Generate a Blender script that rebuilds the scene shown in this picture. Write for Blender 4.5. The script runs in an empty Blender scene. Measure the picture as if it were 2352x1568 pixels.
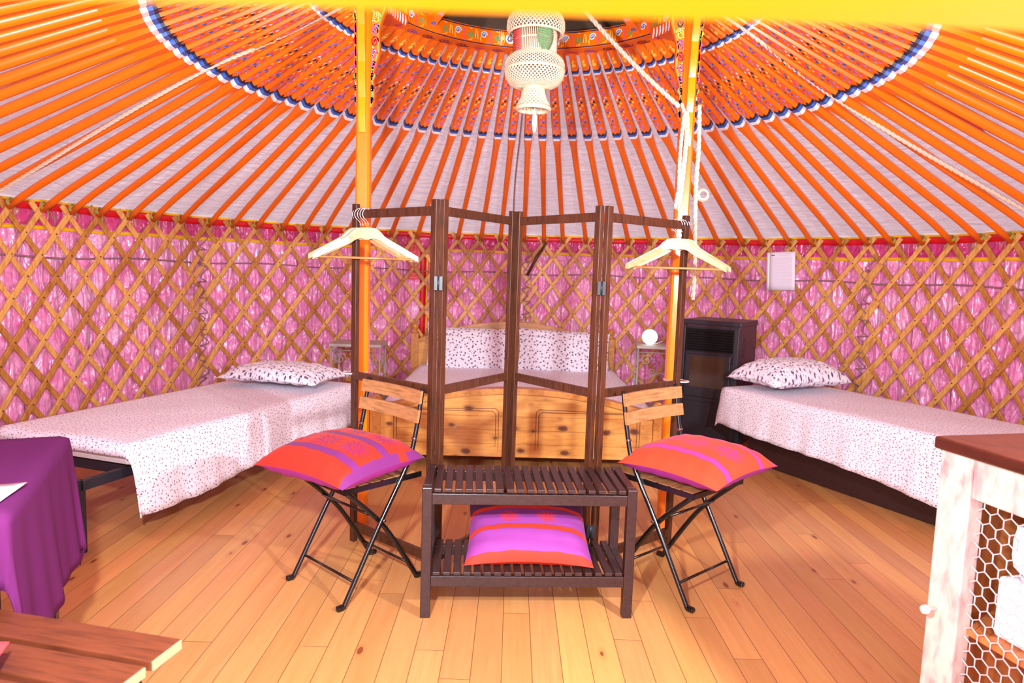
import bpy, math, random
from mathutils import Vector, Matrix
random.seed(7)
PI = math.pi
sin, cos, sqrt, atan2 = math.sin, math.cos, math.sqrt, math.atan2
SC = bpy.context.scene
COL = SC.collection

# ------------------------------------------------------------------ camera
EYE_Z, PITCH, ROLL = 1.28, 0.1035, 0.0322
cd = bpy.data.cameras.new('camera'); cam = bpy.data.objects.new('camera', cd); COL.objects.link(cam)
cd.sensor_width = 36; cd.lens = 24; cd.clip_start = 0.02
R0 = Vector((1, 0, 0)); U0 = Vector((0, sin(PITCH), cos(PITCH))); F0 = Vector((0, cos(PITCH), -sin(PITCH)))
R1 = R0 * cos(ROLL) + U0 * sin(ROLL); U1 = U0 * cos(ROLL) - R0 * sin(ROLL)
cam.matrix_world = Matrix(((R1.x, U1.x, -F0.x, 0), (R1.y, U1.y, -F0.y, 0), (R1.z, U1.z, -F0.z, EYE_Z), (0, 0, 0, 1)))
cd.dof.use_dof = True; cd.dof.focus_distance = 2.75; cd.dof.aperture_fstop = 4.0
SC.camera = cam

# ------------------------------------------------------------------ light
w = bpy.data.worlds.new('world'); SC.world = w; w.use_nodes = True
bg = w.node_tree.nodes['Background']; bg.inputs[0].default_value = (0.86, 0.88, 1.0, 1); bg.inputs[1].default_value = 1.6
def area(name, loc, target, size, power, color, sy=None):
    d = bpy.data.lights.new(name, 'AREA'); d.shape = 'RECTANGLE' if sy else 'DISK'; d.size = size
    if sy: d.size_y = sy
    d.energy = power; d.color = color
    o = bpy.data.objects.new(name, d); COL.objects.link(o); o.location = loc
    o.rotation_euler = (Vector(target) - Vector(loc)).to_track_quat('-Z', 'Y').to_euler()
    return o
area('flash_left', (-0.42, 0.42, 1.55), (-0.5, 4.5, 1.2), 0.10, 120, (0.90, 0.95, 1.0))
area('flash_right', (1.45, 0.90, 1.50), (-0.6, 4.5, 0.9), 0.10, 92, (0.95, 0.97, 1.0))
area('door_daylight', (0.0, -0.10, 1.05), (0.0, 4.0, 1.0), 0.85, 45, (0.84, 0.92, 1.0), 1.3)
SC.view_settings.view_transform = 'Standard'; SC.view_settings.look = 'None'
SC.view_settings.gamma = 1; SC.view_settings.use_curve_mapping = False
SC.view_settings.exposure = -0.18

# ------------------------------------------------------------------ helpers
def srgb(r, g, b):
    f = lambda c: (c / 255 / 12.92) if c / 255 <= 0.04045 else ((c / 255 + 0.055) / 1.055) ** 2.4
    return (f(r), f(g), f(b), 1)

class MB:
    def __init__(s): s.v = []; s.f = []; s.m = []; s.uv = []; s.sm = []
    def face(s, idx, mi=0, uv=None, smooth=False):
        s.f.append(tuple(idx)); s.m.append(mi); s.uv.append(uv); s.sm.append(smooth)
    def add(s, pts):
        b = len(s.v); s.v += [tuple(p) for p in pts]; return b
    def box(s, c, d, rz=0, mi=0, rx=0, ry=0, M=None):
        hx, hy, hz = d[0] / 2, d[1] / 2, d[2] / 2
        R = M if M is not None else (Matrix.Rotation(rz, 3, 'Z') @ Matrix.Rotation(ry, 3, 'Y') @ Matrix.Rotation(rx, 3, 'X'))
        P = [Vector(c) + R @ Vector((x * hx, y * hy, z * hz)) for z in (-1, 1) for y in (-1, 1) for x in (-1, 1)]
        b = s.add(P)
        for q in ((0, 2, 3, 1), (4, 5, 7, 6), (0, 1, 5, 4), (2, 6, 7, 3), (0, 4, 6, 2), (1, 3, 7, 5)):
            s.face([b + i for i in q], mi)
    def bar(s, a, b_, w_, h_, mi=0, up=(0, 0, 1)):
        a = Vector(a); b_ = Vector(b_); d = b_ - a; L = d.length; d.normalize()
        x = d; y = Vector(up).cross(x)
        if y.length < 1e-4: y = Vector((0, 1, 0)).cross(x)
        y.normalize(); z = x.cross(y)
        M = Matrix((x, y, z)).transposed()
        s.box((a + b_) / 2, (L, w_, h_), M=M, mi=mi)
    def tube(s, pts, r, n=8, mi=0, caps=True, closed=False):
        pts = [Vector(p) for p in pts]; N = len(pts)
        rr = r if isinstance(r, (list, tuple)) else [r] * N
        T = []
        for i in range(N):
            a = pts[(i - 1) % N] if (closed or i > 0) else pts[i]
            b = pts[(i + 1) % N] if (closed or i < N - 1) else pts[i]
            T.append((b - a).normalized())
        nrm = T[0].orthogonal().normalized(); base = len(s.v)
        for i in range(N):
            if i:
                nrm = nrm - T[i] * nrm.dot(T[i])
                nrm = nrm.normalized() if nrm.length > 1e-6 else T[i].orthogonal().normalized()
            bn = T[i].cross(nrm)
            s.add([pts[i] + (nrm * cos(2 * PI * k / n) + bn * sin(2 * PI * k / n)) * rr[i] for k in range(n)])
        for i in range(N if closed else N - 1):
            for k in range(n):
                a = base + i * n + k; b = base + i * n + (k + 1) % n
                j = (i + 1) % N
                s.face((a, b, base + j * n + (k + 1) % n, base + j * n + k), mi, smooth=True)
        if caps and not closed:
            s.face([base + k for k in range(n)][::-1], mi); s.face([base + (N - 1) * n + k for k in range(n)], mi)
    def lathe(s, prof, c=(0, 0, 0), n=24, mi=0, axis='Z'):
        base = len(s.v)
        for (r, z) in prof:
            s.add([(c[0] + r * cos(2 * PI * k / n), c[1] + r * sin(2 * PI * k / n), c[2] + z) if axis == 'Z' else
                   (c[0] + r * cos(2 * PI * k / n), c[1] + z, c[2] + r * sin(2 * PI * k / n)) for k in range(n)])
        for i in range(len(prof) - 1):
            for k in range(n):
                a = base + i * n + k; b = base + i * n + (k + 1) % n
                s.face((a, b, b + n, a + n), mi, smooth=True)
        s.face([base + k for k in range(n)][::-1], mi); s.face([base + (len(prof) - 1) * n + k for k in range(n)], mi)
    def grid(s, nu, nv, fn, mi=0, us=(1, 1), smooth=True, closed_u=False, flip=False):
        base = len(s.v)
        for j in range(nv + 1):
            for i in range(nu + (0 if closed_u else 1)):
                s.v.append(tuple(fn(i / nu, j / nv)))
        W = nu if closed_u else nu + 1
        for j in range(nv):
            for i in range(nu):
                i2 = (i + 1) % W if closed_u else i + 1
                q = [base + j * W + i, base + j * W + i2, base + (j + 1) * W + i2, base + (j + 1) * W + i]
                uv = [(i / nu * us[0], j / nv * us[1]), ((i + 1) / nu * us[0], j / nv * us[1]), ((i + 1) / nu * us[0], (j + 1) / nv * us[1]), (i / nu * us[0], (j + 1) / nv * us[1])]
                if flip: q = q[::-1]; uv = uv[::-1]
                s.face(q, mi if not callable(mi) else mi((i + .5) / nu, (j + .5) / nv), uv, smooth)
    def prism(s, poly, y0, y1, mi=0, fn=None):
        """extrude polygon (x,z) from y0 to y1"""
        fn = fn or (lambda x, y, z: (x, y, z)); n = len(poly)
        b = s.add([fn(p[0], y0, p[1]) for p in poly] + [fn(p[0], y1, p[1]) for p in poly])
        s.face([b + i for i in range(n)], mi); s.face([b + n + i for i in range(n)][::-1], mi)
        for i in range(n):
            j = (i + 1) % n; s.face((b + i, b + n + i, b + n + j, b + j), mi)
    def ribbon(s, pts, wd, fn, mi):
        """flat painted stroke: 2D polyline mapped onto a surface by fn(x,y)"""
        n = len(pts); L = []
        for i in range(n):
            a = pts[max(i - 1, 0)]; b = pts[min(i + 1, n - 1)]
            dx, dy = b[0] - a[0], b[1] - a[1]; l = math.hypot(dx, dy) or 1
            t = wd * (1 if 0 < i < n - 1 else .6) / 2
            L.append((pts[i][0] - dy / l * t, pts[i][1] + dx / l * t)); L.append((pts[i][0] + dy / l * t, pts[i][1] - dx / l * t))
        b = s.add([fn(*p) for p in L])
        for i in range(n - 1): s.face((b + 2 * i, b + 2 * i + 1, b + 2 * i + 3, b + 2 * i + 2), mi)
    def build(s, name, mats, parent=None, bevel=0, fix=True, subsurf=0, solid=0):
        me = bpy.data.meshes.new(name); me.from_pydata(s.v, [], s.f)
        if not isinstance(mats, (list, tuple)): mats = [mats]
        for m in mats: me.materials.append(m)
        me.polygons.foreach_set('material_index', s.m); me.polygons.foreach_set('use_smooth', s.sm)
        if any(u is not None for u in s.uv):
            lay = me.uv_layers.new(name='UVMap'); k = 0; buf = []
            for f, u in zip(s.f, s.uv):
                for q in range(len(f)): buf += list(u[q]) if u else [0, 0]
            lay.data.foreach_set('uv', buf)
        me.update()
        o = bpy.data.objects.new(name, me); COL.objects.link(o)
        if parent: o.parent = parent
        if fix and s.f:
            import bmesh
            bm = bmesh.new(); bm.from_mesh(me); bmesh.ops.recalc_face_normals(bm, faces=bm.faces); bm.to_mesh(me); bm.free()
        if solid:
            m = o.modifiers.new('solid', 'SOLIDIFY'); m.thickness = solid; m.offset = 0
        if subsurf:
            m = o.modifiers.new('sub', 'SUBSURF'); m.levels = subsurf; m.render_levels = subsurf
        if bevel:
            m = o.modifiers.new('bevel', 'BEVEL'); m.width = bevel; m.segments = 2; m.limit_method = 'ANGLE'; m.angle_limit = 0.7
        return o

def empty(name, loc=(0, 0, 0), rz=0):
    o = bpy.data.objects.new(name, None); COL.objects.link(o); o.empty_display_size = .1
    o.location = loc; o.rotation_euler = (0, 0, rz); return o
def tag(o, label, cat, group=None, kind=None):
    o['label'] = label; o['category'] = cat
    if group: o['group'] = group
    if kind: o['kind'] = kind
    return o
def struct(o, label=None):
    o['kind'] = 'structure'
    if label: o['label'] = label
    return o
def copy_tree(o, parent=None):
    c = o.copy(); COL.objects.link(c)
    if parent: c.parent = parent
    for ch in list(o.children): copy_tree(ch, c)
    return c

# ------------------------------------------------------------------ materials
class NT:
    def __init__(s, name):
        s.m = bpy.data.materials.new(name); s.m.use_nodes = True; s.t = s.m.node_tree; s.n = s.t.nodes
        s.b = s.n['Principled BSDF']
    def node(s, ty, **kw):
        n = s.n.new(ty)
        for k, v in kw.items(): setattr(n, k, v)
        return n
    def put(s, sock, v):
        if v is None: return
        if hasattr(v, 'is_linked') or hasattr(v, 'links'): s.t.links.new(v, sock)
        else: sock.default_value = v
    def math(s, op, a, b=0.0, c=0.0, clamp=False):
        n = s.node('ShaderNodeMath', operation=op, use_clamp=clamp); s.put(n.inputs[0], a); s.put(n.inputs[1], b)
        if op in ('MULTIPLY_ADD', 'COMPARE', 'SMOOTH_MIN'): s.put(n.inputs[2], c)
        return n.outputs[0]
    def coord(s, kind='Object', scale=(1, 1, 1), rot=(0, 0, 0), loc=(0, 0, 0)):
        tc = s.node('ShaderNodeTexCoord'); mp = s.node('ShaderNodeMapping')
        mp.inputs['Scale'].default_value = scale; mp.inputs['Rotation'].default_value = rot; mp.inputs['Location'].default_value = loc
        s.t.links.new(tc.outputs[kind], mp.inputs[0]); return mp.outputs[0]
    def sep(s, v):
        n = s.node('ShaderNodeSeparateXYZ'); s.t.links.new(v, n.inputs[0]); return n.outputs
    def comb(s, x, y, z=0.0):
        n = s.node('ShaderNodeCombineXYZ'); s.put(n.inputs[0], x); s.put(n.inputs[1], y); s.put(n.inputs[2], z); return n.outputs[0]
    def noise(s, v, scale, detail=3, rough=.5, dist=0.0):
        n = s.node('ShaderNodeTexNoise'); s.put(n.inputs['Vector'], v); n.inputs['Scale'].default_value = scale
        n.inputs['Detail'].default_value = detail; n.inputs['Roughness'].default_value = rough; n.inputs['Distortion'].default_value = dist
        return n.outputs[0]
    def vor(s, v, scale, feature='F1', rand=1.0):
        n = s.node('ShaderNodeTexVoronoi', feature=feature); s.put(n.inputs['Vector'], v); n.inputs['Scale'].default_value = scale
        n.inputs['Randomness'].default_value = rand; return n
    def ramp(s, f, stops, interp='LINEAR'):
        n = s.node('ShaderNodeValToRGB'); s.put(n.inputs[0], f); e = n.color_ramp; e.interpolation = interp
        while len(e.elements) < len(stops): e.elements.new(.5)
        for el, (p, c) in zip(e.elements, stops): el.position = p; el.color = c if len(c) == 4 else (*c, 1)
        return n.outputs[0]
    def mix(s, f, a, b, mode='MIX'):
        n = s.node('ShaderNodeMix', data_type='RGBA', blend_type=mode); s.put(n.inputs[0], f); s.put(n.inputs[6], a); s.put(n.inputs[7], b)
        return n.outputs[2]
    def bump(s, h, st=.3, dist=.01):
        n = s.node('ShaderNodeBump'); s.put(n.inputs['Height'], h); n.inputs['Strength'].default_value = st; n.inputs['Distance'].default_value = dist
        s.t.links.new(n.outputs[0], s.b.inputs['Normal'])
    def translucent(s, color, f):
        tr = s.node('ShaderNodeBsdfTranslucent'); s.put(tr.inputs[0], color); mx = s.node('ShaderNodeMixShader'); mx.inputs[0].default_value = f
        out = s.n['Material Output']; s.t.links.new(s.b.outputs[0], mx.inputs[1]); s.t.links.new(tr.outputs[0], mx.inputs[2]); s.t.links.new(mx.outputs[0], out.inputs[0])
    def done(s, color=None, rough=.5, metal=0.0, spec=None, sheen=None, coat=None):
        s.put(s.b.inputs['Base Color'], color); s.put(s.b.inputs['Roughness'], rough); s.b.inputs['Metallic'].default_value = metal
        if spec is not None: s.b.inputs['Specular IOR Level'].default_value = spec
        if sheen: s.b.inputs['Sheen Weight'].default_value = sheen
        if coat: s.b.inputs['Coat Weight'].default_value = coat; s.b.inputs['Coat Roughness'].default_value = .15
        return s.m

def plain(name, c, rough=.5, metal=0, var=.08, scale=20, **kw):
    t = NT(name); v = t.coord(); n = t.noise(v, scale)
    a = tuple(x * (1 - var) for x in c[:3]) + (1,); b = tuple(min(1, x * (1 + var)) for x in c[:3]) + (1,)
    return t.done(t.mix(n, a, b), rough, metal, **kw)

def wood(name, c1, c2, dark, scale=(2, 30, 30), rough=.45, knots=False, coat=None, world_var=.0):
    t = NT(name); v = t.coord(scale=scale)
    n = t.noise(v, 1.0, 6, .6, 1.2); n2 = t.noise(v, 3.5, 3, .6, .3)
    col = t.mix(n, c1, c2); col = t.mix(t.ramp(n2, [(.45, (0, 0, 0)), (.75, (1, 1, 1))]), col, dark)
    if knots:
        kx, ky, kz = t.sep(v0 := t.coord()); k = t.vor(t.comb(t.math('MULTIPLY', kx, 5.2), t.math('MULTIPLY', kz, 9.0)), 1.0); k.voronoi_dimensions = '2D'
        kn = t.math('MULTIPLY_ADD', t.noise(v0, 30, 2), .12, k.outputs['Distance'])
        wq = t.node('ShaderNodeTexWhiteNoise', noise_dimensions='3D'); t.put(wq.inputs['Vector'], k.outputs['Position'])
        kn = t.math('ADD', kn, t.math('MULTIPLY', t.math('SUBTRACT', wq.outputs['Value'], .35), .28))
        kk = t.ramp(kn, [(.0, (1, 1, 1)), (.10, (.9, .9, .9)), (.17, (.25, .25, .25)), (.30, (0, 0, 0))])
        col = t.mix(kk, col, knots)
    if world_var:
        oi = t.node('ShaderNodeObjectInfo'); hs = t.node('ShaderNodeHueSaturation'); t.put(hs.inputs['Color'], col)
        t.put(hs.inputs['Value'], t.math('MULTIPLY_ADD', oi.outputs['Random'], world_var, 1 - world_var / 2)); col = hs.outputs[0]
    t.bump(n2, .15, .002)
    return t.done(col, rough, coat=coat)

M = {}
# --- floor planks: 10 cm boards running away from the door
t = NT('pine_floor'); v = t.coord(); X, Y, Z = t.sep(v)
px = t.math('DIVIDE', X, .098); row = t.math('FLOOR', px)
wn = t.node('ShaderNodeTexWhiteNoise', noise_dimensions='1D'); t.put(wn.inputs['W'], row)
yo = t.math('MULTIPLY_ADD', wn.outputs['Value'], 3.7, Y); cell = t.math('FLOOR', t.math('DIVIDE', yo, 2.3))
wn2 = t.node('ShaderNodeTexWhiteNoise', noise_dimensions='2D'); t.put(wn2.inputs['Vector'], t.comb(row, cell))
seed = t.math('MULTIPLY', wn2.outputs['Value'], 40.0)
gv = t.comb(t.math('MULTIPLY_ADD', X, 22.0, seed), t.math('MULTIPLY', Y, 1.6), seed)
g = t.noise(gv, 1.0, 5, .55, .8); g2 = t.noise(t.comb(t.math('MULTIPLY', X, 90.0), t.math('MULTIPLY', Y, 2.2), seed), 1.0, 3, .6, 1.5)
c = t.mix(g, srgb(212, 154, 94), srgb(188, 122, 66)); c = t.mix(t.ramp(g2, [(.5, (0, 0, 0)), (.8, (.5, .5, .5))]), c, srgb(180, 112, 58))
hs = t.node('ShaderNodeHueSaturation'); t.put(hs.inputs['Color'], c)
t.put(hs.inputs['Value'], t.math('MULTIPLY_ADD', wn2.outputs['Value'], .26, .86)); t.put(hs.inputs['Hue'], t.math('MULTIPLY_ADD', wn.outputs['Value'], .012, .494)); c = hs.outputs[0]
kv = t.vor(t.comb(t.math('MULTIPLY', X, 9.0), t.math('MULTIPLY', Y, 3.6), 0.0), 1.0)
wn3 = t.node('ShaderNodeTexWhiteNoise', noise_dimensions='3D'); t.put(wn3.inputs['Vector'], kv.outputs['Position'])
kt = t.math('MULTIPLY', t.math('LESS_THAN', kv.outputs['Distance'], .085), t.math('LESS_THAN', wn3.outputs['Value'], .55))
kh = t.math('MULTIPLY', t.ramp(kv.outputs['Distance'], [(.05, (1, 1, 1)), (.2, (0, 0, 0))]), t.math('LESS_THAN', wn3.outputs['Value'], .55))
c = t.mix(t.math('MULTIPLY', kh, .45), c, srgb(170, 85, 40)); c = t.mix(t.math('MULTIPLY', kt, .8), c, srgb(110, 48, 24))
fx = t.math('FRACT', px); e1 = t.math('MINIMUM', fx, t.math('SUBTRACT', 1.0, fx)); fy = t.math('FRACT', t.math('DIVIDE', yo, 2.3))
gap = t.math('MAXIMUM', t.math('LESS_THAN', e1, .014), t.math('LESS_THAN', fy, .0012))
c = t.mix(t.math('MULTIPLY', gap, .75), c, srgb(95, 50, 24))
t.bump(t.math('SUBTRACT', 1.0, gap), .4, .002)
M['floor'] = t.done(c, t.math('MULTIPLY_ADD', g, .15, .30), spec=.4)

# --- pink brocade satin with fine scroll lines
def satin(name, a, b, line, hi):
    t = NT(name); v = t.coord(); n = t.noise(v, 3.0, 3, .55, .8); n2 = t.noise(v, 9.0, 3, .6, 1.0)
    c = t.mix(t.ramp(n2, [(.3, (0, 0, 0)), (.7, (1, 1, 1))]), a, b); c = t.mix(t.ramp(n, [(.5, (0, 0, 0)), (.72, (.7, .7, .7))]), c, hi)  # hi: pale blotches paint satin highlights into the colour
    vd = t.node('ShaderNodeVectorMath', operation='ADD'); t.put(vd.inputs[0], v)
    nz = t.node('ShaderNodeTexNoise'); t.put(nz.inputs['Vector'], v); nz.inputs['Scale'].default_value = 9; nz.inputs['Detail'].default_value = 1
    sc = t.node('ShaderNodeVectorMath', operation='SCALE'); t.put(sc.inputs[0], nz.outputs['Color']); sc.inputs['Scale'].default_value = .22
    t.put(vd.inputs[1], sc.outputs[0]); vv = t.vor(vd.outputs[0], 13, 'DISTANCE_TO_EDGE')
    ln = t.ramp(vv.outputs['Distance'], [(.0, (1, 1, 1)), (.035, (1, 1, 1)), (.06, (0, 0, 0))]); c = t.mix(t.math('MULTIPLY', ln, .38), c, line)
    w1 = t.noise(t.coord(scale=(3.2, 3.2, 1.3)), 2.4, 2, .45, 1.8)
    t.bump(w1, 1.0, .07); t.translucent(c, .06)
    return t.done(c, t.math('MULTIPLY_ADD', ln, .2, .27), spec=1.0, sheen=.4)
M['satin'] = satin('pink_satin', srgb(246, 126, 188), srgb(250, 166, 214), srgb(190, 66, 140), srgb(254, 200, 232))
M['satin_dark'] = satin('magenta_satin', srgb(205, 30, 110), srgb(232, 72, 142), srgb(170, 20, 90), srgb(240, 110, 170))
M['red_trim'] = plain('red_trim', srgb(215, 12, 24), .45)
M['yellow_ribbon'] = plain('yellow_ribbon', srgb(244, 190, 20), .4)
M['lattice'] = wood('lattice_wood', srgb(238, 186, 108), srgb(218, 158, 80), srgb(184, 122, 56), (14, 14, 3), .5, world_var=.15)
M['lattice_dark'] = wood('lattice_wood_dark', srgb(208, 146, 72), srgb(186, 122, 54), srgb(148, 88, 36), (14, 14, 3), .5)
M['nail'] = plain('nail', srgb(90, 50, 25), .5)
M['orange'] = plain('orange_paint', srgb(244, 112, 2), .32, var=.10, scale=6, spec=.5)
M['post_paint'] = plain('amber_orange_paint', srgb(244, 122, 8), .28, var=.08, scale=6, spec=.6)
M['orange_deep'] = plain('orange_paint_deep', srgb(232, 88, 6), .35, var=.12, scale=8)
M['amber'] = plain('amber_paint', srgb(250, 150, 10), .25, var=.05)
t = NT('roof_canvas'); v = t.coord(); r_ = t.noise(t.coord(scale=(1.2, 1.2, 9)), 5.0, 4, .6, .9); n = t.noise(v, 1.7, 3)
t.bump(r_, 1.0, .05); t.translucent(srgb(240, 222, 226), .35); M['canvas'] = t.done(t.mix(n, srgb(236, 212, 216), srgb(246, 228, 230)), .75)
M['cover_brown'] = plain('crown_cover', srgb(84, 66, 50), .8, var=.15, scale=3)
M['p_blue'] = plain('paint_blue', srgb(60, 100, 190), .4); M['p_navy'] = plain('paint_navy', srgb(30, 38, 70), .4)
M['p_white'] = plain('paint_white', srgb(240, 240, 240), .4); M['p_pink'] = plain('paint_pink', srgb(240, 80, 130), .4)
M['p_yellow'] = plain('paint_yellow', srgb(250, 205, 70), .4); M['p_green'] = plain('paint_green', srgb(120, 160, 90), .4)
M['p_lilac'] = plain('paint_lilac', srgb(175, 150, 215), .4); M['p_red'] = plain('paint_red', srgb(200, 30, 40), .4)
PAINTS = [M['p_blue'], M['p_navy'], M['p_white'], M['p_pink'], M['p_yellow'], M['p_green'], M['p_lilac'], M['p_red']]
M['walnut'] = wood('walnut_stain', srgb(92, 50, 28), srgb(66, 32, 17), srgb(42, 20, 12), (25, 25, 3), .4, world_var=.25)
M['espresso'] = wood('espresso_stain', srgb(58, 34, 34), srgb(46, 26, 26), srgb(34, 19, 19), (20, 20, 20), .36)
M['chair_steel'] = plain('black_steel', srgb(16, 15, 16), .22, spec=.7)
M['acacia'] = wood('acacia', srgb(186, 134, 86), srgb(160, 106, 62), srgb(130, 84, 46), (3, 30, 30), .5)
M['hanger'] = wood('hanger_wood', srgb(190, 140, 82), srgb(176, 122, 66), srgb(160, 106, 52), (6, 30, 30), .35)
M['chrome'] = plain('chrome', srgb(225, 225, 230), .15, 1.0, var=.02)
M['pine'] = wood('pine_varnish', srgb(232, 172, 92), srgb(218, 150, 70), srgb(200, 128, 56), (2, 14, 14), .35, knots=srgb(96, 46, 30), coat=.3)
M['pine_trim'] = wood('pine_trim', srgb(214, 148, 70), srgb(196, 124, 52), srgb(170, 100, 40), (10, 10, 10), .35, coat=.3)
M['groove'] = plain('pine_groove', srgb(130, 72, 30), .6)
M['bed_steel'] = plain('bed_steel', srgb(32, 32, 40), .4)
M['mattress'] = plain('mattress_ticking', srgb(225, 215, 215), .8)
M['stove'] = plain('stove_enamel', srgb(40, 37, 44), .38, spec=.5)
M['stove_side'] = plain('stove_side', srgb(58, 34, 48), .4)
M['stove_dark'] = plain('stove_grille', srgb(20, 19, 22), .5)
M['iron'] = plain('aged_iron', srgb(178, 168, 160), .5, .2)
M['rope'] = plain('hemp_rope', srgb(222, 200, 178), .85, var=.2, scale=120)
M['rope_grey'] = plain('grey_rope', srgb(150, 110, 120), .85, var=.25, scale=120)
M['string'] = plain('green_string', srgb(170, 165, 70), .8, var=.3, scale=60)
M['tie'] = plain('white_plastic', srgb(240, 240, 245), .4)
M['macrame'] = plain('macrame_cotton', srgb(226, 206, 176), .85, var=.06, scale=90)
M['mac_green'] = plain('macrame_green', srgb(110, 150, 100), .85, var=.3, scale=90); M['mac_red'] = plain('macrame_red', srgb(215, 75, 70), .85, var=.2, scale=90)
M['paper'] = plain('paper', srgb(240, 236, 250), .5, var=.01); M['ink'] = plain('grey_ink', srgb(205, 200, 218), .6)
t = NT('purple_cloth'); v = t.coord(); ww = t.noise(t.coord(scale=(1, 1, 1)), 240, 2); n = t.noise(v, 2.5)
t.bump(ww, .2, .002); M['purple'] = t.done(t.mix(n, srgb(88, 28, 78), srgb(98, 36, 90)), .9, spec=.1)
M['coral'] = plain('coral_cloth', srgb(235, 66, 72), .7)
M['redwood'] = wood('bench_wood', srgb(112, 58, 34), srgb(94, 44, 24), srgb(74, 34, 18), (3, 26, 26), .4)
M['endgrain'] = plain('end_grain', srgb(190, 150, 112), .6)
M['cab_top'] = wood('cabinet_top', srgb(84, 36, 24), srgb(68, 28, 18), srgb(46, 18, 12), (3, 14, 14), .3, coat=.2)
M['limewash'] = wood('limed_wood', srgb(232, 206, 196), srgb(222, 186, 172), srgb(176, 128, 130), (8, 8, 3), .5)
M['cab_wood'] = wood('cabinet_wood', srgb(214, 132, 74), srgb(190, 104, 50), srgb(150, 76, 34), (8, 8, 2), .5)
M['zinc'] = plain('zinc_wire', srgb(225, 215, 225), .4, .3)
M['globe'] = None
t = NT('lamp_globe'); t.b.inputs['Emission Color'].default_value = (1, .97, .88, 1); t.b.inputs['Emission Strength'].default_value = 2.2
M['globe'] = t.done(srgb(250, 248, 240), .3)
t = NT('stove_glass'); v = t.coord(scale=(14, 14, 1.5)); n = t.noise(v, 1.0, 4, .6, .5)
M['stove_glass'] = t.done(t.mix(n, srgb(34, 24, 18), srgb(84, 64, 46)), .12, spec=.8)

def calico(name, spot, base, c1, c2, size=.30):
    """white cotton printed with little flowers"""
    t = NT(name); v = t.coord(); tc = t.node('ShaderNodeTexCoord'); uv = tc.outputs['UV']
    k = t.vor(uv, spot, rand=.85); dd = t.noise(uv, spot * 3.2, 1); k.voronoi_dimensions = '2D'
    r1 = t.math('ADD', k.outputs['Distance'], t.math('MULTIPLY', t.math('SUBTRACT', dd, .5), .4))
    m1 = t.ramp(r1, [(size - .05, (1, 1, 1)), (size + .02, (0, 0, 0))])
    pick = t.sep(k.outputs['Color'])[0]
    k2 = t.vor(uv, spot * 1.8); k2.voronoi_dimensions = '2D'; m2 = t.ramp(k2.outputs['Distance'], [(.14, (1, 1, 1)), (.2, (0, 0, 0))])
    c = t.mix(t.math('MULTIPLY', m2, .7), base, c2); c = t.mix(m1, c, t.mix(pick, c1, c2))
    wr = t.noise(v, 7.0, 3, .6, .8); t.bump(wr, .25, .02)
    return t.done(c, .8, sheen=.1)
M['sheet'] = calico('flower_print_sheet', 50, srgb(242, 234, 244), srgb(110, 82, 110), srgb(186, 156, 178), .19)
M['pillow'] = calico('flower_print_pillow', 27, srgb(244, 240, 250), srgb(84, 58, 92), srgb(130, 100, 136), .215)

def cushion_mat(name, base, fig, stripes, flowers, border=None, bands=None):
    """printed cushion: stripes (centre,halfwidth in V), flowers (u,v,radius), optional full bands (v0,v1,colour)"""
    t = NT(name); tc = t.node('ShaderNodeTexCoord'); U, V, _ = t.sep(tc.outputs['UV'])
    nz = t.noise(t.coord(), 60, 2); nf = t.noise(t.coord(), 5, 2)
    V2 = t.math('MULTIPLY_ADD', t.math('SUBTRACT', nf, .5), .03, V)
    c = t.mix(nz, tuple(x * .93 for x in base[:3]) + (1,), base)
    for (a, b, colr) in (bands or []):
        m = t.math('MULTIPLY', t.math('GREATER_THAN', V2, a), t.math('LESS_THAN', V2, b)); c = t.mix(m, c, colr)
    for (a, hw) in stripes:
        m = t.math('LESS_THAN', t.math('ABSOLUTE', t.math('SUBTRACT', V2, a)), hw)
        m2 = t.math('LESS_THAN', t.math('ABSOLUTE', t.math('SUBTRACT', V2, a)), hw + .006)
        c = t.mix(m2, c, tuple(x * .45 for x in base[:3]) + (1,)); c = t.mix(m, c, fig)
    for (fu, fv, fr, fc) in flowers:
        du = t.math('SUBTRACT', U, fu); dv = t.math('SUBTRACT', V, fv)
        rr = t.math('SQRT', t.math('ADD', t.math('MULTIPLY', du, du), t.math('MULTIPLY', dv, dv)))
        an = t.math('ARCTAN2', dv, du); pet = t.math('COSINE', t.math('MULTIPLY', an, 13.0))
        wob = t.math('MULTIPLY_ADD', t.noise(tc.outputs['UV'], 22, 1), .022, -.011)
        lim = t.math('MULTIPLY_ADD', pet, fr * .30, fr * .68); rr = t.math('ADD', rr, wob)
        m = t.math('LESS_THAN', rr, lim); hole = t.math('LESS_THAN', t.math('ABSOLUTE', t.math('SUBTRACT', rr, fr * .2)), fr * .05)
        m = t.math('SUBTRACT', m, hole, clamp=True); c = t.mix(t.math('MULTIPLY', m, .85), c, fc)
    if border:                             # printed edge band with squares
        m = t.math('GREATER_THAN', U, border[0]); sq = t.math('LESS_THAN', t.math('ABSOLUTE', t.math('SUBTRACT', V2, border[1])), .05)
        c = t.mix(t.math('MULTIPLY', m, t.math('SUBTRACT', 1.0, sq)), c, fig)
    t.bump(nf, .2, .01)
    return t.done(c, .75, sheen=.05)
OR, PU, LI, DP = srgb(232, 40, 14), srgb(112, 26, 104), srgb(206, 90, 190), srgb(120, 10, 84)
M['cush_left'] = cushion_mat('orange_cushion_print', srgb(226, 34, 8), PU, [(.2, .035), (.56, .04), (.93, .035)],
    [(.16, .38, .14, DP), (.47, .37, .15, DP), (.77, .38, .14, DP), (.17, .75, .14, DP), (.48, .74, .15, DP), (.77, .75, .14, DP)], border=(.955, .74))
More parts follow.
